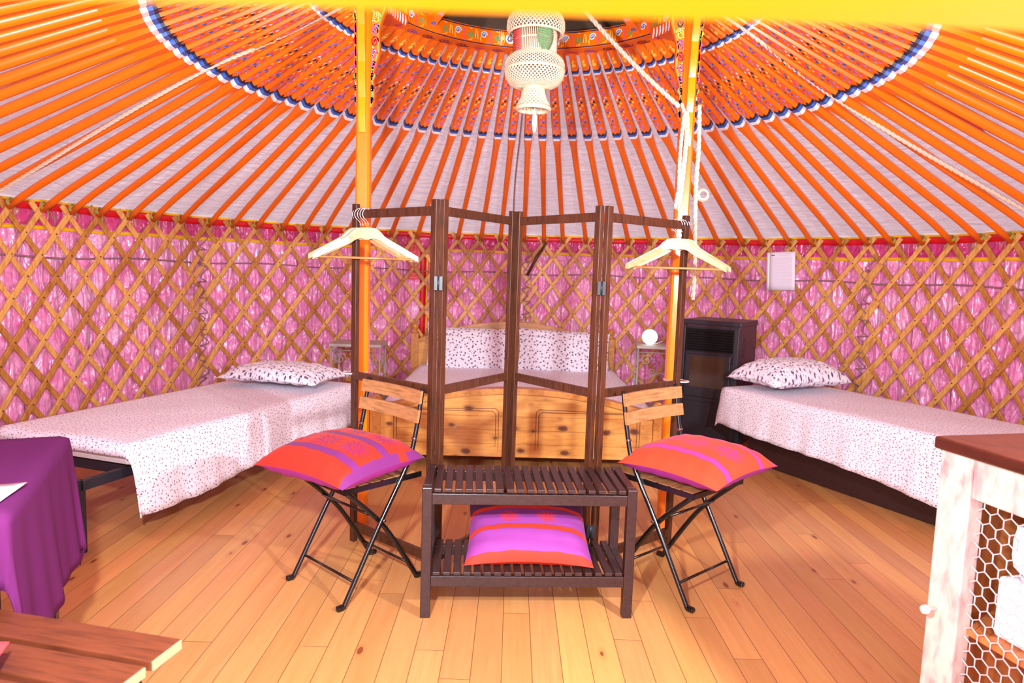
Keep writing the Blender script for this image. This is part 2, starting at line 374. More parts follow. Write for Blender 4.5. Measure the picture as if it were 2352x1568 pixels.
M['cush_right'] = cushion_mat('coral_cushion_print', srgb(232, 58, 22), srgb(190, 44, 130), [(.22, .035), (.75, .035), (.97, .025)],
    [(.2, .5, .16, srgb(180, 36, 110)), (.5, .48, .16, srgb(180, 36, 110)), (.8, .5, .16, srgb(180, 36, 110)), (.85, .86, .09, srgb(180, 36, 110)), (.5, .87, .08, srgb(180, 36, 110))])
M['cush_shelf'] = cushion_mat('violet_cushion_print', srgb(142, 50, 138), OR, [(.33, .03), (.63, .03)],
    [(.34, .48, .10, OR), (.66, .48, .10, OR), (.2, .83, .1, srgb(200, 30, 50)), (.5, .84, .1, srgb(200, 30, 50)), (.8, .83, .1, srgb(200, 30, 50))],
    bands=[(.66, 2, srgb(84, 10, 76)), (-1, .06, OR)])  # darker back band paints in the shade under the bench top
M['cush_under'] = plain('purple_cushion_back', srgb(160, 40, 140), .75)
M['cush_under_r'] = plain('orange_cushion_back', srgb(236, 50, 20), .75)

# ------------------------------------------------------------------ the yurt shell
CX, CY, R = 0.064, 3.42, 3.15
WT = 1.597                                # height of the wall's top edge
def cyl(th, r, z):                         # th in degrees from straight ahead, clockwise
    a = math.radians(th); return (CX + r * sin(a), CY + r * cos(a), z)
DOOR = 10.5                                # half angle of the doorway, behind the camera

b = MB(); n = 96
b.v.append((CX, CY, 0)); b.add([cyl(360 * k / n, R + .05, 0) for k in range(n)])
for k in range(n): b.face((0, 1 + (k + 1) % n, 1 + k), 0)
b2 = b.add([cyl(360 * k / n, R + .05, -.06) for k in range(n)])
for k in range(n): b.face((1 + k, 1 + (k + 1) % n, b2 + (k + 1) % n, b2 + k), 0)
struct(b.build('floor', M['floor']), 'varnished pine plank floor')

def wallpiece(name, t0, t1, label):
    b = MB(); nu = int((t1 - t0) * 5)
    def fn(u, v):
        th = t0 + (t1 - t0) * u; z = v * WT; tt = th * 3.3
        fold = .013 * sin(tt * .9 + 1.6 * sin(z * 2.3 + th * .11)) + .010 * sin(tt * 2.3 + 2 * sin(z * 3.7) + z * 6)
        if z > 1.45: fold = fold * .3 + .008 * sin(z * 95 + sin(th * 1.3) * 2)
        if u < 1e-6 or u > 1 - 1e-6: fold = 0
        return cyl(th, R - .004 + fold * .7, z)
    b.grid(nu, 60, fn, mi=lambda u, v: 1 if v * WT > 1.455 else 0)
    struct(b.build(name, [M['satin'], M['satin_dark']], fix=False), label)
wallpiece('wall_left', -180 + DOOR, -53.3, 'pink satin yurt wall lining on the left')
wallpiece('wall_back', -53.3, 56.7, 'pink satin yurt wall lining behind the beds')
wallpiece('wall_right', 56.7, 180 - DOOR, 'pink satin yurt wall lining on the right')
def band(name, r, z0, z1, mat, label, t0=-180 + DOOR, t1=180 - DOOR, wav=.003):
    b = MB(); n = 340
    b.grid(n, 2, lambda u, v: cyl(t0 + (t1 - t0) * u, r + wav * sin(u * 410), z0 + (z1 - z0) * v + wav * sin(u * 160)))
    struct(b.build(name, mat, solid=.002, fix=False), label)
band('trim_1', R - .03, 1.558, 1.604, M['red_trim'], 'red edging along the top of the wall lining')
band('trim_2', R - .022, 1.437, 1.460, M['yellow_ribbon'], 'yellow ribbon sewn around the pink lining')
band('trim_3', R + .0, 1.600, 1.622, M['yellow_ribbon'], 'thin yellow edge of the roof canvas', wav=.004)
# red vertical strip with the key pattern patches
b = MB(); b.grid(2, 30, lambda u, v: cyl(-17.55 + 1.0 * u, R - .028 + .004 * sin(v * 20), .60 + .86 * v))
struct(b.build('trim_4', M['red_trim'], solid=.002, fix=False), 'red vertical strip on the pink lining beside the double bed')
b = MB(); b.grid(1, 30, lambda u, v: cyl(-16.5 + .3 * u, R - .03 + .004 * sin(v * 20), .60 + .86 * v))
struct(b.build('trim_5', M['yellow_ribbon'], solid=.002, fix=False), 'yellow piping beside the red vertical strip')
b = MB()
for (z0, z1, a0, a1) in ((1.36, 1.54, -20.0, -17.6), (1.17, 1.31, -19.6, -17.8), (1.22, 1.42, -16.2, -15.1)):
    b.grid(4, 4, lambda u, v: cyl(a0 + (a1 - a0) * u, R - .043, z0 + (z1 - z0) * v), 0)
    W_, H_ = (a1 - a0), (z1 - z0)
    for ring in (.12, .34):
        P = [(ring, ring), (1 - ring, ring), (1 - ring, 1 - ring), (ring, 1 - ring), (ring, ring + .15)]
        for p, q in zip(P[:-1], P[1:]):
            b.ribbon([p, q], .07, lambda x, y: cyl(a0 + W_ * x, R - .0455, z0 + H_ * y), 1)
struct(b.build('trim_6', [M['red_trim'], M['p_pink']], fix=False), 'red and white key pattern patches by the red strip')

# roof canvas
RI, RO, ZR, ZRT = .83, .95, 2.60, 2.70     # crown hoop
ZC0, ZC1 = 2.70, 1.612
b = MB(); NR = 96
def roof(u, v):
    th = 360 * u; r = .93 + (R + .03 - .93) * v; z = ZC0 + (ZC1 - ZC0) * v
    ph = (th / 360 * NR) * 2 * PI
    z += -.012 * (1 - cos(ph)) * sin(PI * v) * .8 + .004 * sin(r * 70 + 3 * sin(th * .7)) * (1 - cos(ph)) * .5
    z += .006 * sin(th * .9 + r * 4)
    return cyl(th, r, z)
b.grid(NR * 6, 70, roof, closed_u=True)
struct(b.build('ceiling', M['canvas'], fix=False), 'off-white canvas roof above the orange poles')

# door frame of the yurt (the camera stands in it)
b = MB(); b.box((.02, .30, 1.397 + .06), (1.25, .07, .12)); o = b.build('door_1', M['amber'], bevel=.008); struct(o, 'yellow painted top beam of the door frame')
o.rotation_euler = (0, 0, 0)
b = MB()
for sx in (-1, 1): b.box((.02 + sx * .585, .30, .69), (.08, .07, 1.385))
b.box((.02, .30, .02), (1.1, .09, .04))
b.build('jamb', M['amber'], o, bevel=.006)

# ------------------------------------------------------------------ lattice wall
SP = 360 / NR                               # head spacing in degrees
SLOPE = 1.27                                # rise per metre along the wall
PANELS = []
def lattice(t0, t1, label, idx):
    root = empty('lattice_panel', cyl((t0 + t1) / 2, R - .05, 0)); inv = Vector(root.location)
    fr = MB(); bk = MB(); nl = MB(); top = WT + .005
    dthdz = math.degrees(1 / (SLOPE * R))   # degrees per metre of height
    k0 = math.floor(t0 / SP) - 12; k1 = math.ceil(t1 / SP) + 12
    def strip(mb, th_head, sgn, r, mi):
        # slat through the head at th_head, going down in direction sgn
        zt = top + .008 * random.uniform(-1, 1); z_lo = .02; wv = random.uniform(-.4, .4)
        ths = lambda z: th_head + sgn * (1.545 - z) * dthdz
        za, zb = zt, z_lo
        # cut to the panel span
        N = 14; seg = []
        for i in range(N * 3 + 1):
            z = za + (zb - za) * i / (N * 3); th = ths(z)
            if t0 - .9 <= th <= t1 + .9: seg.append((th + wv * .12 * sin(z * 4), z))
        if len(seg) < 4: return
        mb = MB()
        w_, t_ = .0172 + random.uniform(-.002, .002), .0065
        rw = random.uniform(-.003, .003)
        P0 = [Vector(cyl(a, r + rw, z)) for a, z in seg]
        base = len(mb.v)
        for i, p in enumerate(P0):
            d = (P0[min(i + 1, len(P0) - 1)] - P0[max(i - 1, 0)]).normalized()
            nr = Vector((sin(math.radians(seg[i][0])), cos(math.radians(seg[i][0])), 0)); s_ = d.cross(nr).normalized()
            for (a_, c_) in ((-1, -.6), (-.7, -1), (.7, -1), (1, -.6), (1, 1), (-1, 1)):
                mb.v.append(tuple(p + s_ * a_ * w_ + nr * c_ * t_ - inv))
        m_ = 6
        for i in range(len(P0) - 1):
            for q in range(m_):
                a = base + i * m_ + q; c = base + i * m_ + (q + 1) % m_
                mb.face((a, c, c + m_, a + m_), mi)
        mb.face([base + q for q in range(m_)], mi); mb.face([base + (len(P0) - 1) * m_ + q for q in range(m_)], mi)
        if sgn < 0:
            for j in range(0, 13):
                z = 1.545 - j * (SP / 2) / dthdz; q = ths(z)
                if z > .05 and t0 < q < t1:
                    mb.lathe([(.0005, -.002), (.005, -.002), (.005, .002), (.0005, .003)], Vector(cyl(q, r - .009, z)) - inv, 6, 2, 'Y')
        mb.build('slat', [M['lattice'], M['lattice_dark'], M['nail']], root)
    for k in range(k0, k1 + 1):
        mi = 1 if random.random() < .18 else 0
        strip(fr, k * SP, -1, R - .075, mi)
        mi = 1 if random.random() < .45 else 0
        strip(bk, k * SP, 1, R - .058, mi)
    PANELS.append((root, inv)); tag(root, label, 'lattice wall'); root['group'] = 'wooden lattice sections of the wall'
lattice(-104, -53.6, 'crisscross wooden lattice section on the left wall behind the single bed with the purple table', 0)
lattice(-53.0, .8, 'crisscross wooden lattice section between the left seam and the middle of the double bed headboard', 1)
lattice(1.2, 56.4, 'crisscross wooden lattice section behind the black stove and the pinned notice', 2)
lattice(57.0, 104, 'crisscross wooden lattice section on the far right wall beside the right single bed', 3)
# rope lashings on the seams
for th, lab in ((-53.3, 'grey cord lashing the left lattice seam above the left bed'), (1.0, 'grey cord lashing the lattice seam above the double bed'), (56.7, 'grey cord lashing the right lattice seam above the right bed')):
    b = MB(); pts = []
    for i in range(240):
        z = 1.46 - i * .0052; a = i * .42; pts.append(cyl(th + .5 * sin(a) + .3 * sin(i * .13 + 1), R - .092 - .012 * cos(a), z + .018 * cos(a * .63)))
    b.tube(pts, .0045, 5); tag(b.build('lashing_cord', M['rope_grey'], fix=False), lab, 'cord', 'cords lashing the lattice seams')
# short overlapping slat ends and a stick stuck in the seams
for th, z, L_, lab in ((2.6, 1.40, .34, 'dark weathered stick stuck through the lattice above the double bed'),):
    b = MB(); b.tube([cyl(th - 1.5, R - .10, z - .16), cyl(th, R - .11, z), cyl(th + 1.7, R - .10, z + .15)], [.013, .016, .010], 7)
    tag(b.build('stick', M['walnut']), lab, 'stick')
for pi_, th in ((0, -53.3), (1, 1.0), (2, 56.7)):
    root, inv = PANELS[pi_]
    for i in range(5):
        z = 1.36 - i * .27
        for s_ in (-1, 1):
            b = MB(); off = s_ * 1.0; b.bar(Vector(cyl(th + off - .9, R - .094, z - .13 + s_ * .03)) - inv, Vector(cyl(th + off + .9, R - .094, z + .02 + s_ * .03)) - inv, .012, .034)
            b.build('slat_end', M['lattice'], root)
# grey rope running round behind the lattice
b = MB(); b.tube([cyl(-104 + 208 * i / 200, R - .040, 1.262 + .008 * sin(i * .35) + .010 * sin(i * .05)) for i in range(201)], .006, 6)
tag(b.build('wall_rope', M['rope_grey'], fix=False), 'thin grey rope running round the pink wall behind the lattice', 'rope')

# ------------------------------------------------------------------ roof poles
P0r, P0z = RO - .04, 2.628; P1r, P1z = R - .085, 1.572
def pole_mesh():
    L = math.hypot(P1r - P0r, P1z - P0z)
    b = MB(); N = 24
    def half(u):
        if u < .03: return .019, .020
        if u < .36: k = min(1, (u - .03) / .2); return .020 + .010 * k, .021 + .004 * k
        if u < .42: k = (u - .36) / .06; return .030 - .006 * k, .025 - .001 * k
        return .024 - .004 * (u - .42) / .58, .024 - .004 * (u - .42) / .58
    sq = [(-1, -.45), (-.75, -1), (.75, -1), (1, -.45), (1, .8), (.7, 1), (-.7, 1), (-1, .8)]
    rd = [(cos(PI + PI / 8 + i * PI / 4), sin(PI + PI / 8 + i * PI / 4)) for i in range(8)]
    def sec(u, k=1.0):
        hw, hh = half(u); m = min(1, max(0, (u - .36) / .06)); out = []
        bend = -.018 * max(0, (u - .86) / .14) ** 2
        for a, c in zip(sq, rd):
            x = (a[0] * (1 - m) + c[0] * m) * hw * k; z = (a[1] * (1 - m) + c[1] * m) * hh * k; out.append((x, u * L, z + bend))
        return out
    us = [0, .03, .06, .1, .15, .2, .25, .3, .34, .355, .36, .37, .38, .40, .42, .5, .6, .7, .8, .86, .9, .95, 1.0]
    base = len(b.v)
    for u in us: b.add(sec(u))
    for i in range(len(us) - 1):
        for k in range(8):
            a = base + i * 8 + k; c = base + i * 8 + (k + 1) % 8; b.face((a, c, c + 8, a + 8), 0, smooth=(us[i] > .41))
    b.face([base + k for k in range(8)], 0); b.face([base + (len(us) - 1) * 8 + k for k in range(8)], 0)
    def sleeve(u0, u1, mi, k=1.025):
        q = b.add(sec(u0, k) + sec(u1, k))
        for i in range(8): b.face((q + i, q + (i + 1) % 8, q + 8 + (i + 1) % 8, q + 8 + i), mi)
    sleeve(.070, .076, 2); sleeve(.076, .082, 1); sleeve(.082, .088, 3)
    sleeve(.334, .341, 2); sleeve(.341, .350, 1); sleeve(.350, .361, 3)
    # dark zigzag above the band
    for k, (x0, face) in enumerate(((0, 'b'),)):
        hw, hh = half(.33)
        for j in (-.5, .5):
            q = b.add([((j - .35) * hw, .334 * L, -hh * 1.03), ((j + .35) * hw, .334 * L, -hh * 1.03), (j * hw, .326 * L, -hh * 1.03)]); b.face((q, q + 1, q + 2), 2)
    # painted scrolls on underside and sides
    rnd = random.Random(3)
    seq = [5, 4, 7, 1, 4, 7, 4, 3, 2, 5, 4, 1]
    def glyph(u, fn, sc, mi, kind):
        if kind == 0: pts = [(.5 * sin(tt * 5.2) * (.9), tt * 2 - 1) for tt in [i / 8 for i in range(9)]]
        elif kind == 1: pts = [((.25 + .75 * i / 9) * cos(i * .75), (.25 + .75 * i / 9) * sin(i * .75)) for i in range(10)]
        else: pts = [(-.8 + 1.6 * i / 6, .6 * sin(i * 1.3)) for i in range(7)]
        b.ribbon([(p[0] * sc, u + p[1] * sc * .9 / L) for p in pts], sc * .5, fn, mi)
    def fb(x, u): hw, hh = half(u); return (x, u * L, -hh - .0012)
    def fs(sg):
        return lambda x, u: (sg * (half(u)[0] + .0012), u * L, x * .8 + half(u)[1] * .15)
    for fn, s0 in ((fb, .016), (fs(-1), .013), (fs(1), .013)):
        u = .038
        for q in range(2): glyph(u, fn, s0 * .8, 5, q % 2); u += .013
        u = .102; q = 0
        while u < .318:
            for dx in (-.45, .45):
                glyph(u + rnd.uniform(-.002, .002), (lambda F, dd: (lambda x, uu: F(x + dd, uu)))(fn, dx * s0), s0 * .60, seq[(q + (dx > 0)) % len(seq)], rnd.randrange(3))
            u += .0125; q += 1
    return b
pm = pole_mesh(); pm_obj = None
lash = MB(); 
for j in range(3):
    lash.tube([(.026 * cos(a), -.004 + j * .007 + .004 * sin(a * 2), .026 * sin(a)) for a in [2 * PI * i / 10 for i in range(10)]], .0028, 4, closed=True)
for j in range(3):
    d_ = random.uniform(-.04, .04); lash.tube([(0, .0, -.025), (d_, -.01, -.055), (d_ * 1.6, .0, -.085)], .0016, 4)
lz = .0
def pxy(P):
    x, y, z = P; z -= EYE_Z; Zc = y * cos(PITCH) - z * sin(PITCH)
    if Zc < .05: return None
    return 1176 + 1568 * x / Zc, 784 - 1568 * (y * sin(PITCH) + z * cos(PITCH)) / Zc
Lp = math.hypot(P1r - P0r, P1z - P0z); tilt = atan2(P1z - P0z, P1r - P0r)
proto = None; nposts = 0
for k in range(NR):
    th = k * SP + random.uniform(-.18, .18) + .0
    ok = False
    for q in range(12):
        s_ = q / 11; uv = pxy(cyl(th, P0r + (P1r - P0r) * s_, P0z + (P1z - P0z) * s_))
        if uv and -260 < uv[0] < 2610 and -160 < uv[1] < 1700: ok = True
    if not ok: continue
    if proto is None:
        root = empty('roof_pole'); o1 = pm.build('pole', [M['orange']] + PAINTS, root, fix=False)
        o2 = lash.build('string_tie', M['string'], root, fix=False); o2.location = (0, Lp - .03, -.002)
        proto = root; r_ = root
    else: r_ = copy_tree(proto)
    c = cyl(th, P0r, P0z)
    r_.location = c; r_.rotation_mode = 'XYZ'
    r_.rotation_euler = (tilt + random.uniform(-.002, .002), random.uniform(-.012, .012), -math.radians(th + random.uniform(-.3, .3)))
    tag(r_, 'orange painted roof pole with flower painting near the crown', 'roof pole', 'orange roof poles fanning from the crown to the wall')
    nposts += 1

# ------------------------------------------------------------------ crown
cr = empty('crown_ring', (CX, CY, ZR)); tag(cr, 'round orange crown with painted scrolls at the top of the roof', 'roof crown')
def rc(th, r, z): a = math.radians(th); return (r * sin(a), r * cos(a), z)
b = MB(); n = 120; H = ZRT - ZR
prof = [(RI, 0), (RO, .0), (RO + .01, .05), (RO, H + .02), (RI, H)]
b.grid(n, len(prof), lambda u, v: rc(360 * u, prof[int(round(v * len(prof))) % len(prof)][0], prof[int(round(v * len(prof))) % len(prof)][1]), closed_u=True, smooth=False)
def spiral(cx_, cy_, r, turns=1.6, n=16, sg=1, squash=1): return [(cx_ + r * (1 - .85 * i / n) * cos(sg * turns * 2 * PI * i / n), cy_ + squash * r * (1 - .85 * i / n) * sin(sg * turns * 2 * PI * i / n)) for i in range(n + 1)]
inner = lambda x, y: rc(x / RI * 180 / PI, RI - .0016, y)
under = lambda x, y: rc(x / RI * 180 / PI, RI + y, -.0016)
circ = 2 * PI * RI; s0 = -circ / 2; kk = 0
seqc = [6, 4, 1, 5, 7, 6, 4]
x = s0
while x < s0 + circ:
    th = math.degrees(x / RI)
    near = abs(th) < 12
    if not near:
        kind = kk % 4
        if kind == 0:
            b.ribbon(spiral(x + .018, .058, .021), .008, inner, 3); b.ribbon(spiral(x + .018, .058, .015), .008, inner, 1)
            b.ribbon([(x, .05), (x - .004, .03), (x + .004, .018)], .007, inner, 5)
        elif kind == 1:
            b.ribbon([(x + .016, .03), (x + .016, .082)], .009, inner, 4); b.ribbon([(x + .004, .025), (x + .014, .018), (x + .026, .026)], .007, inner, 4)
        elif kind == 2:
            b.ribbon(spiral(x + .018, .05, .020, sg=-1), .008, inner, 6); b.ribbon([(x + .03, .04), (x + .022, .02), (x + .0, .016)], .006, inner, 5)
            b.ribbon([(x + .008, .086), (x + .026, .082)], .007, inner, 5)
        else:
            b.ribbon([(x + .004, .03), (x + .008, .08), (x + .018, .07), (x + .022, .028)], .007, inner, 5)
            b.ribbon([(x + .012, .03), (x + .014, .06)], .007, inner, 4 if kk % 8 == 3 else 6)
    x += .041; kk += 1
for th0 in (-9, 9):
    x = math.radians(th0) * RI; b.ribbon(spiral(x, .05, .034, sg=1 if th0 < 0 else -1), .013, inner, 3); b.ribbon(spiral(x, .05, .024, sg=1 if th0 < 0 else -1), .011, inner, 1); b.ribbon(spiral(x + (.05 if th0 < 0 else -.05) * -1, .05, .012), .008, inner, 3)
for th0 in (-13, 13, -3.5, 3.5):
    x = math.radians(th0) * RI
    for q in range(3): b.ribbon([(x - .012 + q * .012, .012), (x - .012 + q * .012, .09)], .008, inner, 5 if q % 2 == 0 else 3)
for yy in (.006, .093): b.ribbon([(s0 + circ * i / 180, yy) for i in range(181)], .006, inner, 2)
x = s0; kk = 0
while x < s0 + circ:
    col = [2, 2, 4, 1, 2][kk % 5] if abs(math.degrees(x / RI)) > 13 else 5
    b.ribbon(spiral(x, .060, .042, squash=.7), .007, under, col); b.ribbon(spiral(x, .060, .030, squash=.7), .004, under, 8 if kk % 2 else 4)
    x += .105; kk += 1
b.build('hoop', [M['orange']] + PAINTS, cr, fix=False)
# cross ribs bowing up to the hub
for th in (-45, 45, 135, 225):
    b = MB(); N = 12; base = len(b.v)
    for i in range(N + 1):
        s_ = i / N; r_ = RI * (1 - s_) + .10 * s_; z = .05 + .26 * sin(s_ * PI / 2)
        a = math.radians(th); dx, dy = cos(a) * .024, -sin(a) * .024
        p = rc(th, r_, z); b.add([(p[0] - dx, p[1] - dy, z - .03), (p[0] + dx, p[1] + dy, z - .03), (p[0] + dx, p[1] + dy, z + .03), (p[0] - dx, p[1] - dy, z + .03)])
    for i in range(N):
        for k in range(4):
            a = base + i * 4 + k; c = base + i * 4 + (k + 1) % 4; b.face((a, c, c + 4, a + 4), 0)
    for i in range(3):
        s_ = .05 + .09 * i; r_ = RI * (1 - s_) + .1 * s_; z = .05 + .26 * sin(s_ * PI / 2) - .0315
        ff = (lambda th, r_, z: lambda x, y: (rc(th, r_ + y, z)[0] + x * cos(math.radians(th)), rc(th, r_ + y, z)[1] - x * sin(math.radians(th)), z - y * .35))(th, r_, z)
        b.ribbon(spiral(0, 0, .018), .008, ff, [1, 7, 3][i])
    b.build('rib', [M['orange']] + PAINTS, cr)
b = MB(); b.lathe([(.001, .27), (.13, .27), (.13, .34), (.001, .34)], (0, 0, 0), 24); b.build('hub', M['orange_deep'], cr)
b = MB(); b.grid(64, 10, lambda u, v: rc(360 * u, (RO + .02) * (1 - v) + .001, .13 + .30 * sin(v * PI / 2) + .012 * sin(u * 60) * (1 - v)), closed_u=True)
b.build('cover', M['cover_brown'], cr, fix=False)

# ------------------------------------------------------------------ posts holding the crown
def post(name, x, y, side, label):
    root = empty(name, (x, y, 0)); hw = .033
    b = MB(); ch = .009
    sec = [(-hw + ch, -hw), (hw - ch, -hw), (hw, -hw + ch), (hw, hw - ch), (hw - ch, hw), (-hw + ch, hw), (-hw, hw - ch), (-hw, -hw + ch)]
    bs = b.add([(p[0], p[1], 0) for p in sec] + [(p[0], p[1], ZR - .07) for p in sec])
    for i in range(8): b.face((bs + i, bs + (i + 1) % 8, bs + 8 + (i + 1) % 8, bs + 8 + i), 0)
    b.face([bs + i for i in range(8)]); b.face([bs + 8 + i for i in range(8)])
    b.build('shaft', M['post_paint'], root)
    # carved wing brackets left and right of the shaft, painted with scrolls
    for s_ in (-1, 1):
        WS = 1.0 if s_ == -side else .25; b = MB(); z0, z1 = (2.02, ZR - .07)
        edge = []
        for i in range(19):
            q = i / 18; edge.append((hw + .006 + WS * (.065 * q ** 1.3 + .008 * sin(q * PI * 5)), z0 + (z1 - z0) * q))
        poly = [(hw - .004, z0)] + edge + [(hw - .004, z1)]
        b.prism([(s_ * p[0], p[1]) for p in poly], -.014, .014, 0)
        ff = lambda xx, zz: (s_ * xx, -.0157, zz)
        b.ribbon([(e[0] - .008, e[1]) for e in edge], .006, ff, 6)
        cols = [2, 2, 6, 4, 4, 8, 4, 5, 2]
        for i in range(9):
            q = (i + .6) / 9.6; wd = .006 + WS * .065 * q ** 1.3; cx_ = hw + wd * .45; cz = z0 + (z1 - z0) * q
            b.ribbon(spiral(cx_, cz, min(.02, .008 + wd * .25), squash=1.5), .007, ff, cols[i]); 
            b.ribbon([(hw + .004, cz - .015), (hw + wd * .6, cz + .012), (hw + .006, cz + .03)], .006, ff, [7, 3, 4][i % 3])
        b.build('wing_bracket', [M['orange']] + PAINTS, root)
    # slim carved moulding on the face towards the door
    b = MB(); z0, z1 = 1.90, ZR - .07; prof = []
    for i in range(41):
        q = i / 40; d_ = .012 + .055 * q ** 1.5 + .007 * abs(sin(q * PI * 4))
        prof.append((-(hw + d_), z0 + (z1 - z0) * q))
    poly = [(-hw + .002, z0)] + prof + [(-hw + .002, z1)]
    n = len(poly); bs = b.add([(-.017, p[0], p[1]) for p in poly] + [(.017, p[0], p[1]) for p in poly])
    b.face([bs + i for i in range(n)]); b.face([bs + n + i for i in range(n)])
    for i in range(n): j = (i + 1) % n; b.face((bs + i, bs + j, bs + n + j, bs + n + i), 0)
    b.build('carved_moulding', M['amber'], root, bevel=.002)
    # curved capital under the crown
    b = MB(); a0 = math.degrees(atan2(x - CX, y - CY)); N = 20
    base = len(b.v)
    for i in range(N + 1):
        th = a0 - 34 + 68 * i / N; e = abs(i / N * 2 - 1); zb = ZR - .068 + .03 * max(0, e - .75) / .25
        for (r_, z_) in ((.745, zb), (.885, zb), (.885, ZR - .002), (.745, ZR - .002)):
            p = cyl(th, r_, z_); b.v.append((p[0] - x, p[1] - y, p[2]))
    for i in range(N):
        for k in range(4):
            a = base + i * 4 + k; c = base + i * 4 + (k + 1) % 4; b.face((a, c, c + 4, a + 4), 0)
    b.face([base + k for k in range(4)]); b.face([base + N * 4 + k for k in range(4)])
    f2 = lambda xx, zz: tuple(Vector(cyl(a0 + math.degrees(xx / .745), .7435, ZR - .068 + zz)) - Vector((x, y, 0)))
    xx = -.42
    while xx < .42:
        b.ribbon([(xx, .008), (xx + .006, .03), (xx + .004, .058)], .016, f2, 3); b.ribbon(spiral(xx + .003, .03, .008), .004, f2, 6 if int(xx * 100) % 2 else 4); xx += .026
    b.build('capital', [M['orange_deep']] + PAINTS, root)
    tag(root, label, 'post')
post('support_post', -.733, 3.317, -1, 'orange painted post left of centre, beside the left hangers')
post('support_post', .811, 3.404, 1, 'orange painted post right of centre, wrapped with rope near the top')

# ------------------------------------------------------------------ ropes
def rope_pts(pts, n=60, sag=0):
    pts = [Vector(p) for p in pts]; out = []
    m = len(pts) - 1
    for i in range(n + 1):
        t_ = i / n * m; k = min(int(t_), m - 1); f = t_ - k
        p0, p1, p2, p3 = pts[max(k - 1, 0)], pts[k], pts[k + 1], pts[min(k + 2, m)]
        out.append(.5 * ((2 * p1) + (-p0 + p2) * f + (2 * p0 - 5 * p1 + 4 * p2 - p3) * f * f + (-p0 + 3 * p1 - 3 * p2 + p3) * f ** 3))
    return out
def rope(name, pts, r, label, n=60, mat='rope', strands=3):
    P = rope_pts(pts, n); L = sum((P[i + 1] - P[i]).length for i in range(len(P) - 1)); b = MB()
    st = max(40, int(L / (r * 1.6))); cum = [0]
    for i in range(len(P) - 1): cum.append(cum[-1] + (P[i + 1] - P[i]).length)
    def at(s):
        k = 0
        lo, hi = 0, len(cum) - 1
        while hi - lo > 1:
            mid = (lo + hi) // 2
            if cum[mid] <= s: lo = mid
            else: hi = mid
        f = (s - cum[lo]) / max(1e-9, cum[lo + 1] - cum[lo]); return P[lo].lerp(P[lo + 1], f), (P[lo + 1] - P[lo]).normalized()
    for q in range(strands):
        pp = []
        for i in range(st + 1):
            c, t_ = at(L * i / st * .9999); a = t_.orthogonal().normalized() if abs(t_.z) < .9 else Vector((1, 0, 0)); a = (a - t_ * a.dot(t_)).normalized(); e = t_.cross(a)
            ph = 2 * PI * q / strands + L * i / st / r * .75; pp.append(c + (a * cos(ph) + e * sin(ph)) * r * .5)
        b.tube(pp, r * .56, 5)
    o = b.build(name, M[mat], fix=False); tag(o, label, 'rope'); return o
rope('hanging_rope', [(.20, 3.75, 2.86), (.30, 3.70, 2.66), (.55, 3.52, 2.33), (.765, 3.372, 2.085)], .013, 'thick pale rope slanting from the crown to the right post')
rope('coiled_rope', [(.775, 3.362, 2.10), (.800, 3.350, 1.98), (.795, 3.352, 1.80), (.775, 3.355, 1.66), (.770, 3.356, 1.60), (.790, 3.352, 1.63), (.800, 3.350, 1.80), (.805, 3.345, 2.0), (.790, 3.350, 2.06), (.779, 3.355, 1.9), (.780, 3.355, 1.72), (.787, 3.352, 1.62)], .010, 'pale rope doubled down the front of the right post', 140)
rope('dangling_rope', [(.865, 3.385, 2.10), (.872, 3.380, 1.9), (.868, 3.375, 1.72), (.876, 3.372, 1.5), (.885, 3.372, 1.3), (.883, 3.372, 1.165)], .0115, 'pale rope end hanging beside the right post down to the paper height')
b = MB(); 
for q in range(3): b.tube([(.905 + (.022 + .003 * q) * cos(a), 3.37 + .006 * q, 1.675 + (.022 + .003 * q) * sin(a)) for a in [2 * PI * i / 16 for i in range(16)]], .006, 6, closed=True)
tag(b.build('rope_loop', M['rope'], fix=False), 'small knotted rope loop sticking out right of the post', 'rope knot')
def on_roof(th, s_, dz=-.03): return cyl(th, .95 + (R - .10 - .95) * s_, 2.66 + (1.60 - 2.66) * s_ + dz)
rope('roof_rope', [on_roof(a_, s_, -.065) for a_, s_ in ((-79.5, .02), (-82.9, .21), (-85.1, .34), (-84.8, .55), (-83.6, .83), (-83.2, .96))], .011, 'pale rope lying along the roof poles on the left')
rope('roof_rope', [on_roof(a_, s_, -.065) for a_, s_ in ((80, .0), (80.1, .07), (78.4, .27), (79.2, .45), (81, .67), (82.8, .93))], .012, 'pale rope lying along the roof poles on the right')
rope('roof_rope', [on_roof(-1.9 + .2 * sin(i), i / 8, -.035) for i in range(9)], .007, 'thin brown rope running down between roof poles behind the lamp', mat='rope_grey')

b = MB(); b.grid(16, 6, lambda u, v: (lambda s_, th_: cyl(th_, .95 + (R - 1.05) * s_, 2.66 - 1.06 * s_ + .022 + .004 * sin(u * 30)))(.30 + .42 * u, 86.5 + 3.2 * v * sin(PI * min(1, u * 1.1 + .05)) + u * 1.5))
tag(b.build('cloth_strip', M['coral'], solid=.002, fix=False), 'coral pink cloth patch showing between the roof poles on the upper right', 'cloth')

